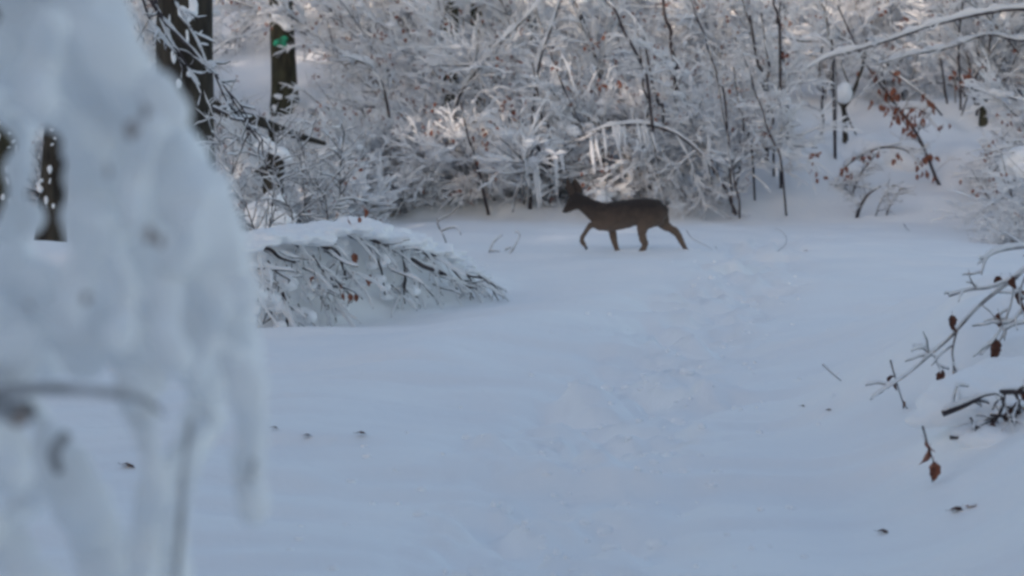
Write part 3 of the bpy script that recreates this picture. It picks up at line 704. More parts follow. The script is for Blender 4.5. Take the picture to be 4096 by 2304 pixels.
# ================================================================== brushwood under snow on the left of the track
def brush():
    g = G(1400, 1240)
    o = thing('fallen_bough', 'fallen boughs buried under a thick snow blanket, dark twigs drooping to the track', 'branch', g)
    n0 = lambda x: np.interp(x, [1000, 1300, 1640, 1850, 2040], [15.3, 15.9, 17.0, 17.8, 18.4])
    def w(x, y, d=0): return W(x, y, float(n0(x)) + d)
    b = Acc()
    top = [(1010, 985, .10), (1060, 965, .11), (1110, 950, .12), (1170, 945, .12), (1230, 940, .12), (1290, 930, .13), (1350, 925, .13), (1410, 922, .13), (1470, 925, .12), (1530, 940, .11), (1590, 955, .11), (1640, 970, .11), (1690, 985, .10), (1750, 1010, .09), (1810, 1040, .075), (1860, 1070, .06), (1910, 1095, .05), (1960, 1130, .035)]
    for (x, y, r) in top:
        for d in (0, .18, .4, .65, .95, 1.3):
            c = w(x, y - 22 * d + (random.uniform(-14, 20) if d == 0 else 0), d + (random.uniform(-.08, .05) if d == 0 else 0)) - o.location
            blob(b, c + Vector((random.gauss(0, .03), 0, random.gauss(0, .012))), (r * 1.3, r * 1.6, r * (.22 + .16 * random.random())))
    # lower cushions
    for (x, y, r, d) in ((1080, 1100, .13, .1), (1160, 1130, .12, .05), (1030, 1180, .12, -.1), (1120, 1230, .14, -.1), (1230, 1180, .12, .1), (1330, 1150, .12, .2), (1010, 1060, .1, 0), (1420, 1100, .09, .3), (1280, 1060, .08, .25), (1240, 1270, .11, -.15), (1370, 1235, .1, 0), (1460, 1130, .09, .25), (1000, 1270, .13, -.1), (1120, 1310, .11, -.25)):
        r *= random.uniform(.4, .6); blob(b, w(x, y, d + .05) - o.location, (r, r, r * .9))
    # white strands hanging straight down
    for (x, y0, y1, r) in ((1575, 930, 1125, .042), (1548, 935, 1050, .034), (1632, 985, 1110, .028), (1500, 950, 1010, .03)):
        tubes(b, spline([w(x, y0) - o.location, w(x + 5, (y0 + y1) / 2) - o.location, w(x + 8, y1) - o.location], 10), lin([r, r, r * .8, r * .5], 10), 9)
    ob('snow_blanket', remesh(b, 'snow_blanket', SNOW, .016, 3, .018, 11), o)
    # main dark branches
    lines = [((1649, 1037), (1700, 1068), (1750, 1085), (1800, 1112), (1835, 1135), (1880, 1148), (1919, 1145)),
             ((1700, 1005), (1745, 1025), (1779, 1047), (1820, 1090), (1858, 1135), (1895, 1195)),
             ((1650, 990), (1700, 1015), (1740, 1060), (1800, 1120), (1830, 1160)),
             ((1820, 1078), (1880, 1105), (1942, 1121), (1993, 1200)), ((1910, 1100), (1960, 1130), (2000, 1165), (2040, 1214)), ((1850, 1080), (1890, 1130), (1920, 1200)),
             ((1465, 945), (1500, 965), (1545, 985)), ((1405, 948), (1450, 965), (1500, 1030), (1525, 1080), (1540, 1180)), ((1520, 940), (1545, 960), (1555, 1010), (1565, 1080)),
             ((1150, 963), (1185, 975), (1215, 1000)), ((1230, 960), (1265, 968), (1300, 990), (1350, 1010), (1375, 1080)), ((1300, 955), (1350, 990), (1370, 1040), (1385, 1120)),
             ((1050, 990), (1085, 1000), (1120, 1030), (1180, 1050)), ((1250, 1020), (1295, 1085), (1340, 1130)), ((1300, 1100), (1350, 1130), (1400, 1180)), ((1610, 1010), (1620, 1100), (1615, 1150), (1640, 1170), (1680, 1195)),
             ((1600, 970), (1612, 1030), (1625, 1090), (1615, 1180), (1620, 1215)), ((1650, 1100), (1680, 1130), (1740, 1190)), ((1130, 1170), (1145, 1230), (1150, 1330)), ((1070, 1240), (1110, 1270), (1130, 1340)), ((1070, 1040), (1110, 1090), (1160, 1120))]
    th = [.018, .010, .009, .009, .009, .008, .016, .012, .008, .02, .016, .012, .014, .009, .009, .009, .010, .006, .014, .008, .008]
    sn = Acc(); tw = Acc()
    for L, r in zip(lines, th):
        P = spline(loc_pts([w(x, y, -.08) for x, y in L], o), 5 * len(L))[None]; Rr = lin([r, r, r * .55], P.shape[1])[None]
        a = Acc(); tubes(a, P, Rr, 7); ob('branch', a.mesh('branch', TWIG), o)
        snow_on(sn, P, Rr, .020, 6, .2)
        s, T, t = sample(P, 5, .2, 1); P2 = grow(s, side_dirs(T, .9, -.5, .5), rng.uniform(.08, .30, len(s)), 7, .12, .15); R2 = np.full((len(s), 7), .0034)
        tubes(tw, P2, R2, 4); snow_on(sn, P2, R2, .016, 5, .4)
    # hanging twig curtain
    xs = np.concatenate([rng.uniform(1010, 1900, 70), rng.uniform(1000, 1350, 30)]); ytop = np.interp(xs, [x for x, y, r in top], [y for x, y, r in top]); ybot = np.interp(xs, [1000, 1250, 1350, 1500, 1700, 2050], [1340, 1310, 1260, 1210, 1190, 1210])
    st = []; 
    for x, a_, b_2 in zip(xs, ytop, ybot): st.append(np.array(w(x, rng.uniform(a_ + 15, b_2 - 40), rng.uniform(-.15, .15)) - o.location))
    st = np.array(st); d = np.stack([rng.normal(.5, .6, len(st)), rng.normal(0, .4, len(st)), rng.normal(-.7, .3, len(st))], -1)
    P = grow(st, d, rng.uniform(.12, .45, len(st)), 8, .08, .15); Rr = np.linspace(.005, .003, 8)[None] * rng.uniform(.7, 1.5, (len(st), 1))
    tubes(tw, P, Rr, 4); snow_on(sn, P, Rr, .022, 5, .45)
    ob('twigs', tw.mesh('twigs', TWIG), o, kind='stuff');     ob('snow_load', sn.mesh('snow_load', TSNOW), o, kind='stuff')
    sb = Acc()
    for _ in range(45):
        x = random.uniform(1010, 1720); ya = np.interp(x, [t[0] for t in top], [t[1] for t in top]); yb = np.interp(x, [1000, 1250, 1350, 1500, 1700, 2050], [1340, 1310, 1260, 1210, 1190, 1210])
        y = random.uniform(ya + 40, yb - 15); rr = random.uniform(.03, .085) * (1.15 if x < 1300 else .75)
        blob(sb, w(x, y, random.uniform(-.05, .5)) - o.location, (rr * 1.2, rr * 1.2, rr * random.uniform(.7, 1.1)))
    ob('snow_clumps', remesh(sb, 'snow_clumps', SNOW, .014, 2, .016, 12), o, kind='stuff')
    for (x, y, s) in ((1415, 1012, .075), (1485, 1098, .08), (1505, 1115, .08), (1495, 1108, .07), (1375, 1170, .07), (1398, 1173, .08), (1425, 1175, .07), (1258, 1107, .065), (1362, 1140, .05), (1458, 835, .06), (1436, 868, .06), (1393, 870, .06)):
        add_leaf(o, w(x, y, -.15), s, LEAF)
    return o
brush()

# sprigs standing in the clearing
def sprig(label, lines, foot, r=.006, sf=.5, bark=TWIG, tn=0, leaf_pts=(), lm=LEAFD, ls=.05, snow_r=.018):
    g = G(*foot, -.03); D = g.y
    return drawn('twig', label, 'twig', g, [([W(x, y, D) for x, y in L], [r, r * .7, r * .5], sf) for L in lines], twig_n=tn, twig_len=(.05, .18), snow_r=snow_r, bark=bark, leaf_pts=[W(x, y, D) for x, y in leaf_pts], leaf_size=ls, leafmat=lm, sub=0)
sprig('zigzag dark twig standing alone in the clearing, left of the deer', [((1790, 985), (1775, 945), (1758, 915)), ((1760, 918), (1752, 885), (1800, 860), (1830, 830)), ((1765, 925), (1800, 912), (1830, 915), (1845, 940)), ((1752, 885), (1745, 872))], (1790, 985), .010, .8)
sprig('small grey snow-dusted sprig between the drooping twigs and the deer', [((1955, 1010), (1975, 970), (2010, 940)), ((1960, 1005), (2000, 1005)), ((2035, 1020), (2060, 985), (2080, 940), (2060, 925)), ((2020, 1000), (2045, 990))], (1990, 1018), .012, 1.2, FROST)
sprig('thin dark stalk in the snow just right of the deer hind hoof', [((2745, 920), (2770, 955), (2820, 980), (2850, 1000)), ((2860, 985), (2870, 1000))], (2850, 1005), .004, .2)
sprig('fine curled grass stem in the middle of the clearing, right of the deer', [((3110, 1005), (3140, 980), (3145, 950), (3120, 920), (3095, 915))], (3110, 1008), .0035, .15)
sprig('tiny bent twig poking from the snow far right of the deer', [((3440, 780), (3445, 800)), ((3615, 895), (3625, 912), (3640, 925))], (3630, 925), .006, .2)
sprig('bare straight twig lying in the snow left of the leafy stalks', [((3290, 1458), (3330, 1495), (3368, 1526))], (3368, 1526), .004, .4)
sprig('upright stalk with two small dark leaves on the right bank', [((3562, 1440), (3572, 1480), (3590, 1540), (3612, 1610), (3630, 1635))], (3630, 1636), .0045, .1, leaf_pts=((3578, 1505), (3586, 1525), (3610, 1600)), ls=.05)
sprig('drooping stalk ending in a large curled rust brown leaf on the right bank', [((3690, 1705), (3702, 1745), (3715, 1790), (3735, 1850)), ((3735, 1850), (3728, 1930))], (3730, 1950), .0045, .1, leaf_pts=((3700, 1755), (3712, 1790), (3735, 1845), (3745, 1860)), ls=.065, lm=LEAF)

# frosted branch reaching in from the right, close to us
D = 9.6
f = lambda *p: [W(x, y, D + (0 if len(q) < 3 else q[2])) for q in p for x, y in [q[:2]]]
ft = ground_at(4500, 10.2)
drawn('frosted_branch', 'long pale frosted branch reaching down from the right edge with dark leaves hanging', 'branch', ft,
   [([ft] + f((4480, 900), (4300, 860), (4190, 990), (4060, 1110), (3920, 1220), (3800, 1350), (3720, 1420), (3640, 1490), (3560, 1545), (3480, 1600)), [.014, .013, .012, .009, .007, .005, .003], .9),
    (f((4070, 1110), (3960, 1150), (3880, 1160), (3795, 1185)), [.008, .005], .9), (f((4140, 985), (4020, 1000), (3950, 1030), (3925, 1100)), [.008, .004], .9),
    (f((3830, 1310), (3810, 1400), (3815, 1460), (3812, 1520)), [.006, .004], .7), (f((4060, 1110), (4040, 1230), (3990, 1340), (3925, 1420)), [.006, .003], .7), (f((4120, 1060), (4080, 1180), (4110, 1300)), [.006, .004], .6),
    (f((3745, 1430), (3700, 1400), (3680, 1385)), [.006, .004], .8), (f((3740, 1430), (3760, 1480), (3775, 1530)), [.005, .003], .7), (f((4096, 1230), (4040, 1290), (3960, 1290)), [.006, .004], .8),
    (f((4110, 1290), (4060, 1300), (4010, 1320)), [.006, .004], .8)],
   twig_n=4, twig_len=(.05, .16), bark=FROST, snow_r=.013, sub=0, leaf_pts=[W(*p) for p in ((3808, 1260, D), (3808, 1285, D), (3985, 1355, D), (3980, 1375, D), (3995, 1250, D), (4085, 1160, D), (4090, 1210, D), (4000, 1105, D), (4045, 1105, D), (3770, 1480, D))], leaf_size=.072, leafmat=LEAFD)
# brushwood under the bank snow at the right edge
g = G(3990, 1720); D = g.y
f = lambda *p: [W(x, y, D) for x, y in p]
oR = drawn('buried_brushwood', 'dark broken sticks and leaves poking out of the hummock at the right edge', 'branch', g,
   [(f((3770, 1655), (3810, 1640), (3860, 1620), (3920, 1590)), [.014, .013, .009], .7), (f((4000, 1570), (4060, 1568), (4140, 1575)), [.012, .010], .8), (f((4020, 1560), (4005, 1640), (3970, 1700)), [.008, .006], .4),
    (f((3800, 1750), (3900, 1752), (4060, 1772)), [.009, .007, .005], 1.2), (f((3960, 1660), (4040, 1670), (4120, 1720)), [.006, .005], .6), (f((3950, 1840), (4010, 1815), (4140, 1820)), [.008, .006], 1.0), (f((4060, 1560), (4080, 1640), (4060, 1740)), [.006, .004], .5),
    (f((3880, 1670), (3900, 1700), (3940, 1720)), [.006, .004], .5)],
   twig_n=5, twig_len=(.05, .2), snow_r=.016, sub=1, leaf_pts=f((4050, 1630), (4065, 1640), (4040, 1635), (3970, 1690), (3965, 1710), (4090, 1570), (4085, 1600), (4070, 1625), (3975, 1700)), leaf_size=.065, leafmat=LEAFD)
a = Acc()
for (x, y, r, dd) in ((3780, 1640, .07, .3), (3850, 1600, .11, .35), (3930, 1570, .14, .4), (4010, 1545, .15, .45), (4090, 1530, .17, .5), (4170, 1540, .18, .5), (3700, 1660, .05, .3), (4000, 1740, .08, .0), (4100, 1780, .1, 0), (3900, 1730, .06, 0.05), (4050, 1860, .08, -.2)):
    blob(a, W(x, y + 18, D + dd) - oR.location, (r * 1.9, r * 1.7, r * .8))
ob('snow_cap', remesh(a, 'snow_cap', SNOW, .012, 4, .012, 8), oR)

# leaves lying on the snow
for (x, y, s, m, lab) in ((1212, 1757, .04, LEAFD, 'small brown leaf lying on the smooth snow, left one of two near the blurred branch'), (1425, 1757, .05, LEAFD, 'dark oval leaf lying on the snow left of the track'),
                    (488, 1870, .07, LEAFD, 'dark leaf on the snow seen through the gap in the blurred branches'), (3510, 2140, .05, LEAFD, 'small dark leaf on the snow near the lower right'), (3865, 2052, .07, LEAF, 'rust red leaf lying on the snow at the lower right'),
                    (3800, 2060, .06, LEAFD, 'greyish leaf half under snow beside the rust red one'), (3305, 1652, .035, LEAFD, 'faint leaf in the snow right of the track'), (3200, 1640, .03, LEAFD, 'faint tiny leaf left of the similar one on the bank edge'),
                    (1085, 1722, .035, LEAFD, 'pale brown leaf right beside the tip of the blurred branch'), (3215, 1010, .05, LEAFD, 'dark speck of a leaf on the clearing behind the track')):
    p = G(x, y, .012); l = ob('fallen_leaf', leaf_me(m, 1), None, p); l.scale = (s, s, s); l.rotation_euler = (random.uniform(-.2, .2), random.uniform(-.3, .1), random.uniform(-.5, .5))
    tag(l, lab, 'leaf', 'leaves lying on the snow')

# clods of snow scattered along the trodden line
def clods():
    g = np.random.default_rng(77); a = Acc()
    for _ in range(380):
        y = 6.6 * math.exp(g.uniform(0, 1.25)); x = float(np.interp(y, TRY, TRX)) + g.normal(0, .34 + .01 * y); rr = g.uniform(.006, .022) * (1 if g.random() < .88 else 1.7)
        blob(a, (x, y, float(H(x, y)) + rr * .25), (rr * g.uniform(.8, 1.5), rr * g.uniform(.8, 1.4), rr * .8))
    me = a.mesh('snow_clods', GSNOW); o = ob('snow_clods', me, kind='stuff'); tag(o, 'small clods of snow thrown up along the trodden track', 'snow')
clods()

# ================================================================== roe deer
def deer():
    gy = 25.0; c = W(2504, 1013, gy); 
    o = thing('roe_deer', 'dark brown roe deer walking left across the snowy clearing with a raised foreleg', 'deer', (c.x, c.y, c.z))
    K = 1030.0
    def p(zx, zy, y=0.0): return np.array([(zx - 1300) / K, y, (1207 - zy) / K])
    a = Acc()
    def sweep(st, k=20):
        """st: (zx, zy, half height, half width, y) along an axis, ellipse rings"""
        n = 6 * len(st); arr = np.array([[*p(s[0], s[1], s[4] if len(s) > 4 else 0), s[2] / K, s[3] / K] for s in st])
        q = spline(arr, n); P = q[:, :3]; hh = np.abs(q[:, 3]); hw = np.abs(q[:, 4]); hh = hh + .009 * (hh < .045) * (P[:, 2] < .38); hw = hw + .003 * (hw < .03)
        T = np.gradient(P, axis=0); T /= np.linalg.norm(T, axis=1, keepdims=True)
        Yv = np.array([0, 1.0, 0]); V = np.cross(T, Yv); V /= np.linalg.norm(V, axis=1, keepdims=True)
        an = np.arange(k) * 2 * math.pi / k
        ring = P[:, None] + V[:, None] * (np.cos(an) * 1)[None, :, None] * hh[:, None, None] + Yv * np.sin(an)[None, :, None] * hw[:, None, None]
        i = np.arange(n - 1)[:, None] * k; j = np.arange(k)[None]; j2 = (j + 1) % k
        qd = np.stack([i + j, i + j2, i + k + j2, i + k + j], -1).reshape(-1, 4)
        v = np.vstack([ring.reshape(-1, 3), P[0], P[-1]]); b = n * k
        t = [[jj, b, (jj + 1) % k] for jj in range(k)] + [[(n - 1) * k + jj, (n - 1) * k + (jj + 1) % k, b + 1] for jj in range(k)]
        a.add(v, qd); a.t.append(np.array(t) + a.n - len(v))
    # torso rump -> chest
    sweep([(1835, 715, 30, 30), (1800, 700, 105, 75), (1740, 695, 160, 105), (1650, 685, 188, 122), (1530, 675, 187, 128), (1400, 676, 178, 135), (1280, 700, 188, 140), (1160, 722, 192, 135), (1060, 735, 190, 118), (960, 715, 165, 98), (900, 690, 120, 75)])
    # neck
    sweep([(1010, 720, 175, 90), (920, 670, 145, 80), (850, 625, 122, 70), (780, 580, 108, 60), (715, 540, 98, 55), (660, 515, 80, 50)])
    # head
    sweep([(725, 500, 50, 45), (690, 490, 75, 55), (640, 500, 84, 60), (600, 540, 74, 55), (565, 590, 55, 42), (530, 632, 40, 34), (503, 660, 29, 28), (488, 672, 14, 16)])
    # chin and jaw
    sweep([(690, 570, 60, 40), (630, 600, 45, 34), (570, 645, 28, 26), (520, 672, 16, 20)])
    # thighs and haunches
    sweep([(1690, 640, 130, 60, -.05), (1560, 780, 125, 55, -.06), (1510, 870, 80, 44, -.075), (1500, 950, 56, 34, -.08), (1515, 1020, 44, 26, -.08), (1540, 1085, 36, 22, -.08), (1515, 1150, 30, 18, -.08), (1475, 1215, 26, 17, -.08), (1455, 1260, 22, 16, -.08)])
    sweep([(1700, 650, 130, 55, .05), (1765, 770, 105, 50, .065), (1810, 845, 72, 40, .07), (1880, 890, 50, 30, .075), (1950, 935, 42, 24, .075), (2000, 1010, 33, 19, .075), (2040, 1090, 26, 15, .075), (2078, 1155, 23, 15, .075), (2100, 1205, 20, 14, .075)])
    # forelegs
    sweep([(1090, 730, 110, 50, .05), (1110, 850, 85, 42, .06), (1125, 920, 55, 32, .065), (1140, 1000, 38, 25, .065), (1160, 1080, 32, 21, .065), (1182, 1150, 26, 17, .065), (1205, 1215, 23, 16, .065), (1215, 1250, 20, 15, .065)])
    sweep([(1080, 760, 90, 42, -.06), (1030, 850, 60, 36, -.07), (960, 858, 44, 28, -.075), (885, 838, 34, 23, -.075), (840, 838, 30, 21, -.075), (805, 880, 24, 17, -.075), (765, 940, 21, 15, -.075), (728, 1000, 22, 15, -.075), (728, 1045, 24, 15, -.075), (750, 1085, 22, 14, -.075), (775, 1125, 12, 9, -.075)])
    blob(a, p(1555, 888), (.022, .02, .03))
    me = remesh(a, 'body', None, .0085, 5, .004, 22)
    FUR, t, b = mat('deer_fur', (.05, .04, .033), .95, .1)
    n = t.nodes; l = t.links; tc = n.new('ShaderNodeTexCoord'); sx = n.new('ShaderNodeSeparateXYZ'); l.new(tc.outputs['Object'], sx.inputs[0])
    mr = n.new('ShaderNodeMapRange'); mr.inputs['From Min'].default_value = .30; mr.inputs['From Max'].default_value = .72; l.new(sx.outputs['Z'], mr.inputs[0])
    nz = n.new('ShaderNodeTexNoise'); nz.inputs['Scale'].default_value = 14; nz.inputs['Detail'].default_value = 6; l.new(tc.outputs['Object'], nz.inputs['Vector'])
    ad = n.new('ShaderNodeMath'); ad.operation = 'MULTIPLY_ADD'; ad.inputs[1].default_value = .5; l.new(nz.outputs[0], ad.inputs[0]); l.new(mr.outputs[0], ad.inputs[2])
    rp = n.new('ShaderNodeValToRGB'); rp.color_ramp.elements[0].position = .2; rp.color_ramp.elements[0].color = (.16, .112, .085, 1)
    rp.color_ramp.elements[1].position = 1.2; rp.color_ramp.elements[1].color = (.040, .032, .030, 1); l.new(ad.outputs[0], rp.inputs[0]); l.new(rp.outputs[0], b.inputs['Base Color'])
    nb = n.new('ShaderNodeTexNoise'); nb.inputs['Scale'].default_value = 120; nb.inputs['Detail'].default_value = 3; mp = n.new('ShaderNodeMapping'); mp.inputs['Scale'].default_value = (.3, 1, 1); l.new(tc.outputs['Object'], mp.inputs[0]); l.new(mp.outputs[0], nb.inputs['Vector'])
    bp = n.new('ShaderNodeBump'); bp.inputs['Distance'].default_value = .006; l.new(nb.outputs[0], bp.inputs['Height']); l.new(bp.outputs[0], b.inputs['Normal'])
    b.inputs['Sheen Weight'].default_value = .15
    me.materials.clear(); me.materials.append(FUR)
    ob('body', me, o)
    EARM, _, _ = mat('ear_fur', (.07, .052, .045), .95, .1); BLK, _, _ = mat('black_nose', (.008, .008, .009), .4, .5); HORN, _, _ = mat('antler', (.022, .018, .016), .7)
    def ear(base, tip, wd, y, yt, nm):
        n_ = 12; k = 9; V = []; A0 = p(*base, y); A1 = p(*tip, yt); ax = A1 - A0; L = np.linalg.norm(ax); ax /= L
        side = np.cross(ax, [0, 1, 0]); side /= np.linalg.norm(side); fw = np.cross(side, ax)
        for i in range(n_):
            t_ = i / (n_ - 1); ww = wd / K * (math.sin(math.pi * min(1, .12 + .88 * t_)**.75)**.8 if t_ < 1 else 0) * .5 + .004 * (1 - t_)
            for j in range(k):
                s = (j / (k - 1) * 2 - 1); V.append(A0 + ax * L * t_ + side * ww * math.sin(s * 1.35) + fw * ww * .7 * (1 - math.cos(s * 1.35)))
        q = [[i * k + j, i * k + j + 1, (i + 1) * k + j + 1, (i + 1) * k + j] for i in range(n_ - 1) for j in range(k - 1)]
        e = Acc(); e.add(np.array(V), q); e2 = e.mesh('ear', EARM); oo = ob('ear', e2, o)
        md = oo.modifiers.new('t', 'SOLIDIFY'); md.thickness = .007; md.offset = 0
    ear((695, 475), (626, 235), 122, .035, .06, 'ear'); ear((600, 455), (536, 240), 96, -.03, -.07, 'ear')
    for b0, b1, b2, y in (((565, 440), (520, 375), (478, 315), -.02), ((618, 420), (606, 320), (602, 235), .025)):
        e = Acc(); tubes(e, spline([p(*b0, y), p(*b1, y * 1.5), p(*b2, y * 1.8)], 10), lin([.011, .009, .007, .002], 10), 8, .06); ob('antler', e.mesh('antler', HORN), o)
    e = Acc(); blob(e, p(492, 662), (.020, .020, .017)); ob('nose', e.mesh('nose', BLK), o)
    for y in (-.05, .05):
        e = Acc(); blob(e, p(597, 520, y), (.010, .006, .009)); ob('eye', e.mesh('eye', BLK), o)
    for (x, z, y) in ((1447, 1262, -.08), (2105, 1210, .075), (1220, 1252, .065), (782, 1135, -.075)):
        e = Acc(); blob(e, p(x, z, y), (.020, .017, .024)); ob('hoof', e.mesh('hoof', BLK), o)
    g = np.random.default_rng(4); kc = Acc()
    for (x, y) in ((1215, .065), (1455, -.08), (2090, .075)):
        for _ in range(26):
            q_ = p(x, 1207, y) + np.array([g.normal(.02, .07), g.normal(0, .06), 0]); W_ = np.array(c[:]) + q_; rr_ = g.uniform(.005, .013)
            blob(kc, (q_[0], q_[1], float(H(W_[0], W_[1])) - c.z + rr_ * .3), (rr_, rr_, rr_ * .8))
    k_ = ob('kicked_snow', kc.mesh('kicked_snow', SNOW), None, tuple(c)); tag(k_, 'crumbs of snow kicked up round the deer hooves', 'snow', kind='stuff')
    return o
deer()

# ================================================================== snow loaded sapling right in front of the lens, out of focus
def near_branch():
    D0 = 2.25; S = 4096 / 2576.0
    root = Vector((-1.05, 2.45, float(H(-1.05, 2.45))))
    o = thing('snow_laden_branch', 'heavy snow-laden drooping branches close to the camera, out of focus at the left', 'branch', root)
    def q(x, y, d): return np.array(W(x * S, y * S, D0 + d)[:]) - np.array(root[:])
    pr = lambda r, d: r * S / FPX * (D0 + d)
    strands = [
      ([(150, -220, 120), (215, -80, 115), (240, 30, 88), (292, 160, 64), (375, 270, 68), (438, 390, 80), (500, 520, 90), (545, 640, 82), (575, 760, 78), (598, 880, 66), (625, 980, 52), (634, 1100, 42), (634, 1200, 39), (632, 1285, 33)], 0),
      ([(60, -220, 150), (110, -20, 150), (190, 150, 150), (260, 320, 130), (330, 470, 120), (390, 620, 110), (450, 760, 100), (500, 880, 80), (520, 980, 62), (500, 1080, 55), (455, 1180, 46), (430, 1290, 50), (425, 1400, 62), (440, 1560, 90)], .12),
      ([(-80, 120, 120), (40, 170, 90), (120, 240, 85), (200, 330, 60), (215, 430, 62), (225, 540, 70), (250, 660, 90), (300, 780, 105), (350, 880, 95), (370, 960, 60)], .05),
      ([(-60, 250, 70), (50, 290, 58), (62, 380, 30), (50, 460, 30), (30, 560, 45), (20, 650, 70), (60, 760, 90), (90, 850, 85), (120, 920, 60)], .2),
      ([(-60, 640, 80), (60, 690, 85), (160, 740, 100), (220, 830, 95), (200, 920, 60)], .1),
      ([(-60, 780, 100), (10, 860, 95), (40, 930, 60)], -.05),
      ([(330, 960, 45), (350, 1040, 46), (375, 1120, 54), (395, 1200, 52), (375, 1300, 48), (365, 1400, 55), (370, 1560, 70)], -.03),
      ([(60, 990, 38), (110, 1060, 55), (150, 1140, 62), (185, 1240, 72), (225, 1330, 82), (260, 1420, 100), (290, 1560, 130)], .1),
      ([(-120, 1130, 120), (-20, 1150, 110), (30, 1200, 60)], -.2),
      ([(-80, 1330, 90), (20, 1360, 70), (60, 1440, 80), (140, 1560, 120)], -.1),
      ([(110, 1220, 45), (60, 1270, 45), (30, 1300, 40)], .15),
      ([(420, 1180, 40), (470, 1100, 50), (530, 1040, 46)], .05),
      ([(480, 560, 60), (430, 700, 60), (420, 820, 55), (440, 920, 50)], -.12),
      ([(380, 330, 50), (340, 450, 50), (330, 560, 42)], -.10), ([(130, 60, 70), (100, 180, 60), (90, 260, 50)], -.12), ([(560, 740, 45), (520, 860, 42), (500, 960, 40)], -.1), ([(250, 560, 55), (200, 700, 60), (190, 820, 50)], -.14), ([(300, 640, 40), (320, 760, 45), (290, 860, 40)], -.18)]
    for (xx, dd, rr) in ((-420, -.35, 170), (-560, .1, 190), (-300, .45, 170), (-760, -.5, 210), (-900, .3, 220), (-260, -.1, 120)):  # unseen strands left of the frame, added to shade the visible ones
        strands.append(([(xx + 60, -500, rr * .7), (xx, -250, rr), (xx - 20, 150, rr), (xx + 30, 600, rr), (xx - 10, 1000, rr * .9), (xx + 10, 1500, rr * .8)], dd))
    for (x0_, dd) in ((-300, .0), (-100, -.25), (150, .25)): strands.append(([(x0_ - 400, -420, 120), (x0_, -480, 150), (x0_ + 300, -420, 120), (x0_ + 520, -280, 70)], dd))  # unseen strands overhead, added to dim the sky light on those below
    b = Acc()
    for pts, d in strands:
        if d != 0: pts = [(x, y, r * .78) for x, y, r in pts]
        n = len(pts) * 6; P = spline([q(x, y, d + .05 * math.sin(i * 1.7)) for i, (x, y, r) in enumerate(pts)], n); Rr = lin([pr(r, d) for x, y, r in pts], n)
        k = 14; T = np.gradient(P, axis=0)
        tubes(b, P, Rr, k, .05)
        blob(b, P[0], float(Rr[0])); blob(b, P[-1], float(Rr[-1]))
    for i in range(60):
        s, d = strands[rng.integers(0, 6)]; x, y, r = s[rng.integers(1, len(s) - 1)]
        if y > 1000 and r < 50: continue
        rr = pr(rng.uniform(18, 44), d); blob(b, q(x + rng.uniform(-.8, .8) * r, y + rng.uniform(-40, 40), d - r * .00035 * 2), (rr, rr, rr * rng.uniform(.8, 1.6)))
    me = remesh(b, 'snow_load', SNOW, .0055, 8, .011, 16)
    ob('snow_load', me, o)
    # wood inside
    w = [([(-700, -250, .15), (-300, -260, .12), (60, -220, .1), (265, 30, .1), (400, 270, .08), (500, 520, .05), (575, 760, .05), (634, 1100, 0), (632, 1210, 0)], (.016, .012, .007, .004, .002)),
         ([(-300, 975, -.12), (-60, 985, -.12), (0, 990, -.12), (90, 978, -.13), (190, 980, -.13), (290, 990, -.12), (360, 1005, -.1), (410, 1040, -.05)], (.008, .007, .006, .005, .003)),
         ([(480, 1060, .02), (462, 1180, -.03), (458, 1280, -.03), (448, 1400, -.03), (440, 1560, .0)], (.003, .0035, .004)),
         ([(-60, 1010, .1), (40, 1040, -.08), (75, 1030, -.1)], (.010, .014, .009)), ([(170, 1090, -.02), (135, 1140, -.03), (150, 1190, -.03)], (.006, .007, .005))]
    for pts, rr in w:
        P = spline([q(*t) for t in pts], 8 * len(pts)); a = Acc(); tubes(a, P, lin(rr, len(P)), 8); ob('stem', a.mesh('stem', DUSTED), o)
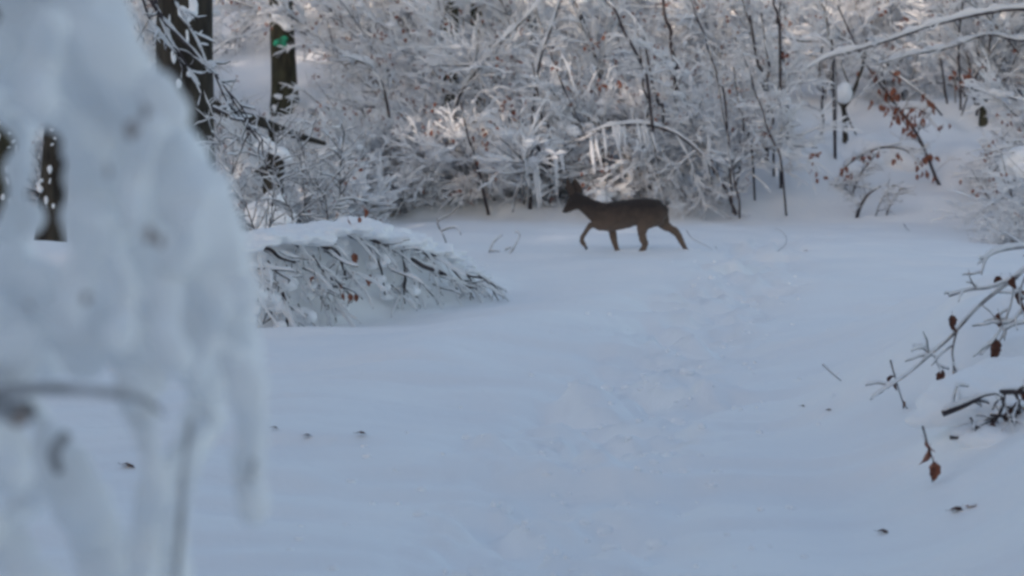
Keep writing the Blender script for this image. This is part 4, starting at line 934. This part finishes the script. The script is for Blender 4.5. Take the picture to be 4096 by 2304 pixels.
    a = Acc(); tubes(a, spline([(0, 0, -.2), (-.02, .02, .5), (.0, 0, 1.1), q(-700, 300, .15), q(-700, -250, .15)], 20), lin([.03, .025, .018], 20), 8); ob('stem', a.mesh('stem', TWIG), o)
    for (x, y, s, d) in ((353, 255, .022, -.17), (362, 268, .018, -.17), (338, 300, .022, -.16), (345, 320, .018, -.16), (265, 412, .018, -.15), (220, 735, .016, -.2), (375, 568, .022, -.16), (398, 590, .018, -.16), (60, 1035, .03, -.12), (60, 760, .014, -.15)):
        l = add_leaf(o, q(x, y, d) + np.array(root[:]), s * .8, DLEAF)
near_branch()

# ================================================================== names for every bush
def label_bushes():
    zones = [(-9999, 500, 'behind the blurred branches'), (500, 900, 'behind the thick dark trunk'), (900, 1300, 'beside the green-marked trunk'), (1300, 1650, 'above the buried boughs'), (1650, 2050, 'below the mossy trunks'), (2050, 2450, 'above the deer head'),
             (2450, 2800, 'behind the deer rump'), (2800, 3150, 'right of the snow arch'), (3150, 3500, 'around the forked tree'), (3500, 3800, 'behind the leaning leafy sapling'), (3800, 99999, 'at the right edge')]
    look = {'upright': 'tall upright', 'arching': 'arching', 'domed': 'low domed', 'tangled': 'tangled'}
    seen = {}
    for o, kd in BUSHES:
        x, y = o.location.x, o.location.y; px = px_of(x, y)
        z = next(n for a, b, n in zones if a <= px < b)
        row = 'edge of thicket' if y < 36.3 else 'second row' if y < 38.7 else 'lower slope' if y < 45 else 'mid slope' if y < 60 else 'upper slope'
        if y < 32: row = 'before thicket'
        seen.setdefault((kd, z, row), []).append(o)
    for (kd, z, row), l in seen.items():
        l.sort(key=lambda o: px_of(o.location.x, o.location.y)); n = len(l)
        words = [''] if n == 1 else ['left one of two, ', 'right one of two, '] if n == 2 else ['leftmost of three, ', 'middle of three, ', 'rightmost of three, '] if n == 3 else [w + ' of several, ' for w in ('first', 'second', 'third', 'fourth', 'fifth', 'sixth', 'seventh', 'eighth', 'ninth', 'tenth')]
        for i, o in enumerate(l):
            tag(o, f'{look[kd]} snowy bush, {words[min(i, len(words) - 1)]}{row} {z}', 'bush', 'snow-covered bushes of the thicket')
label_bushes()
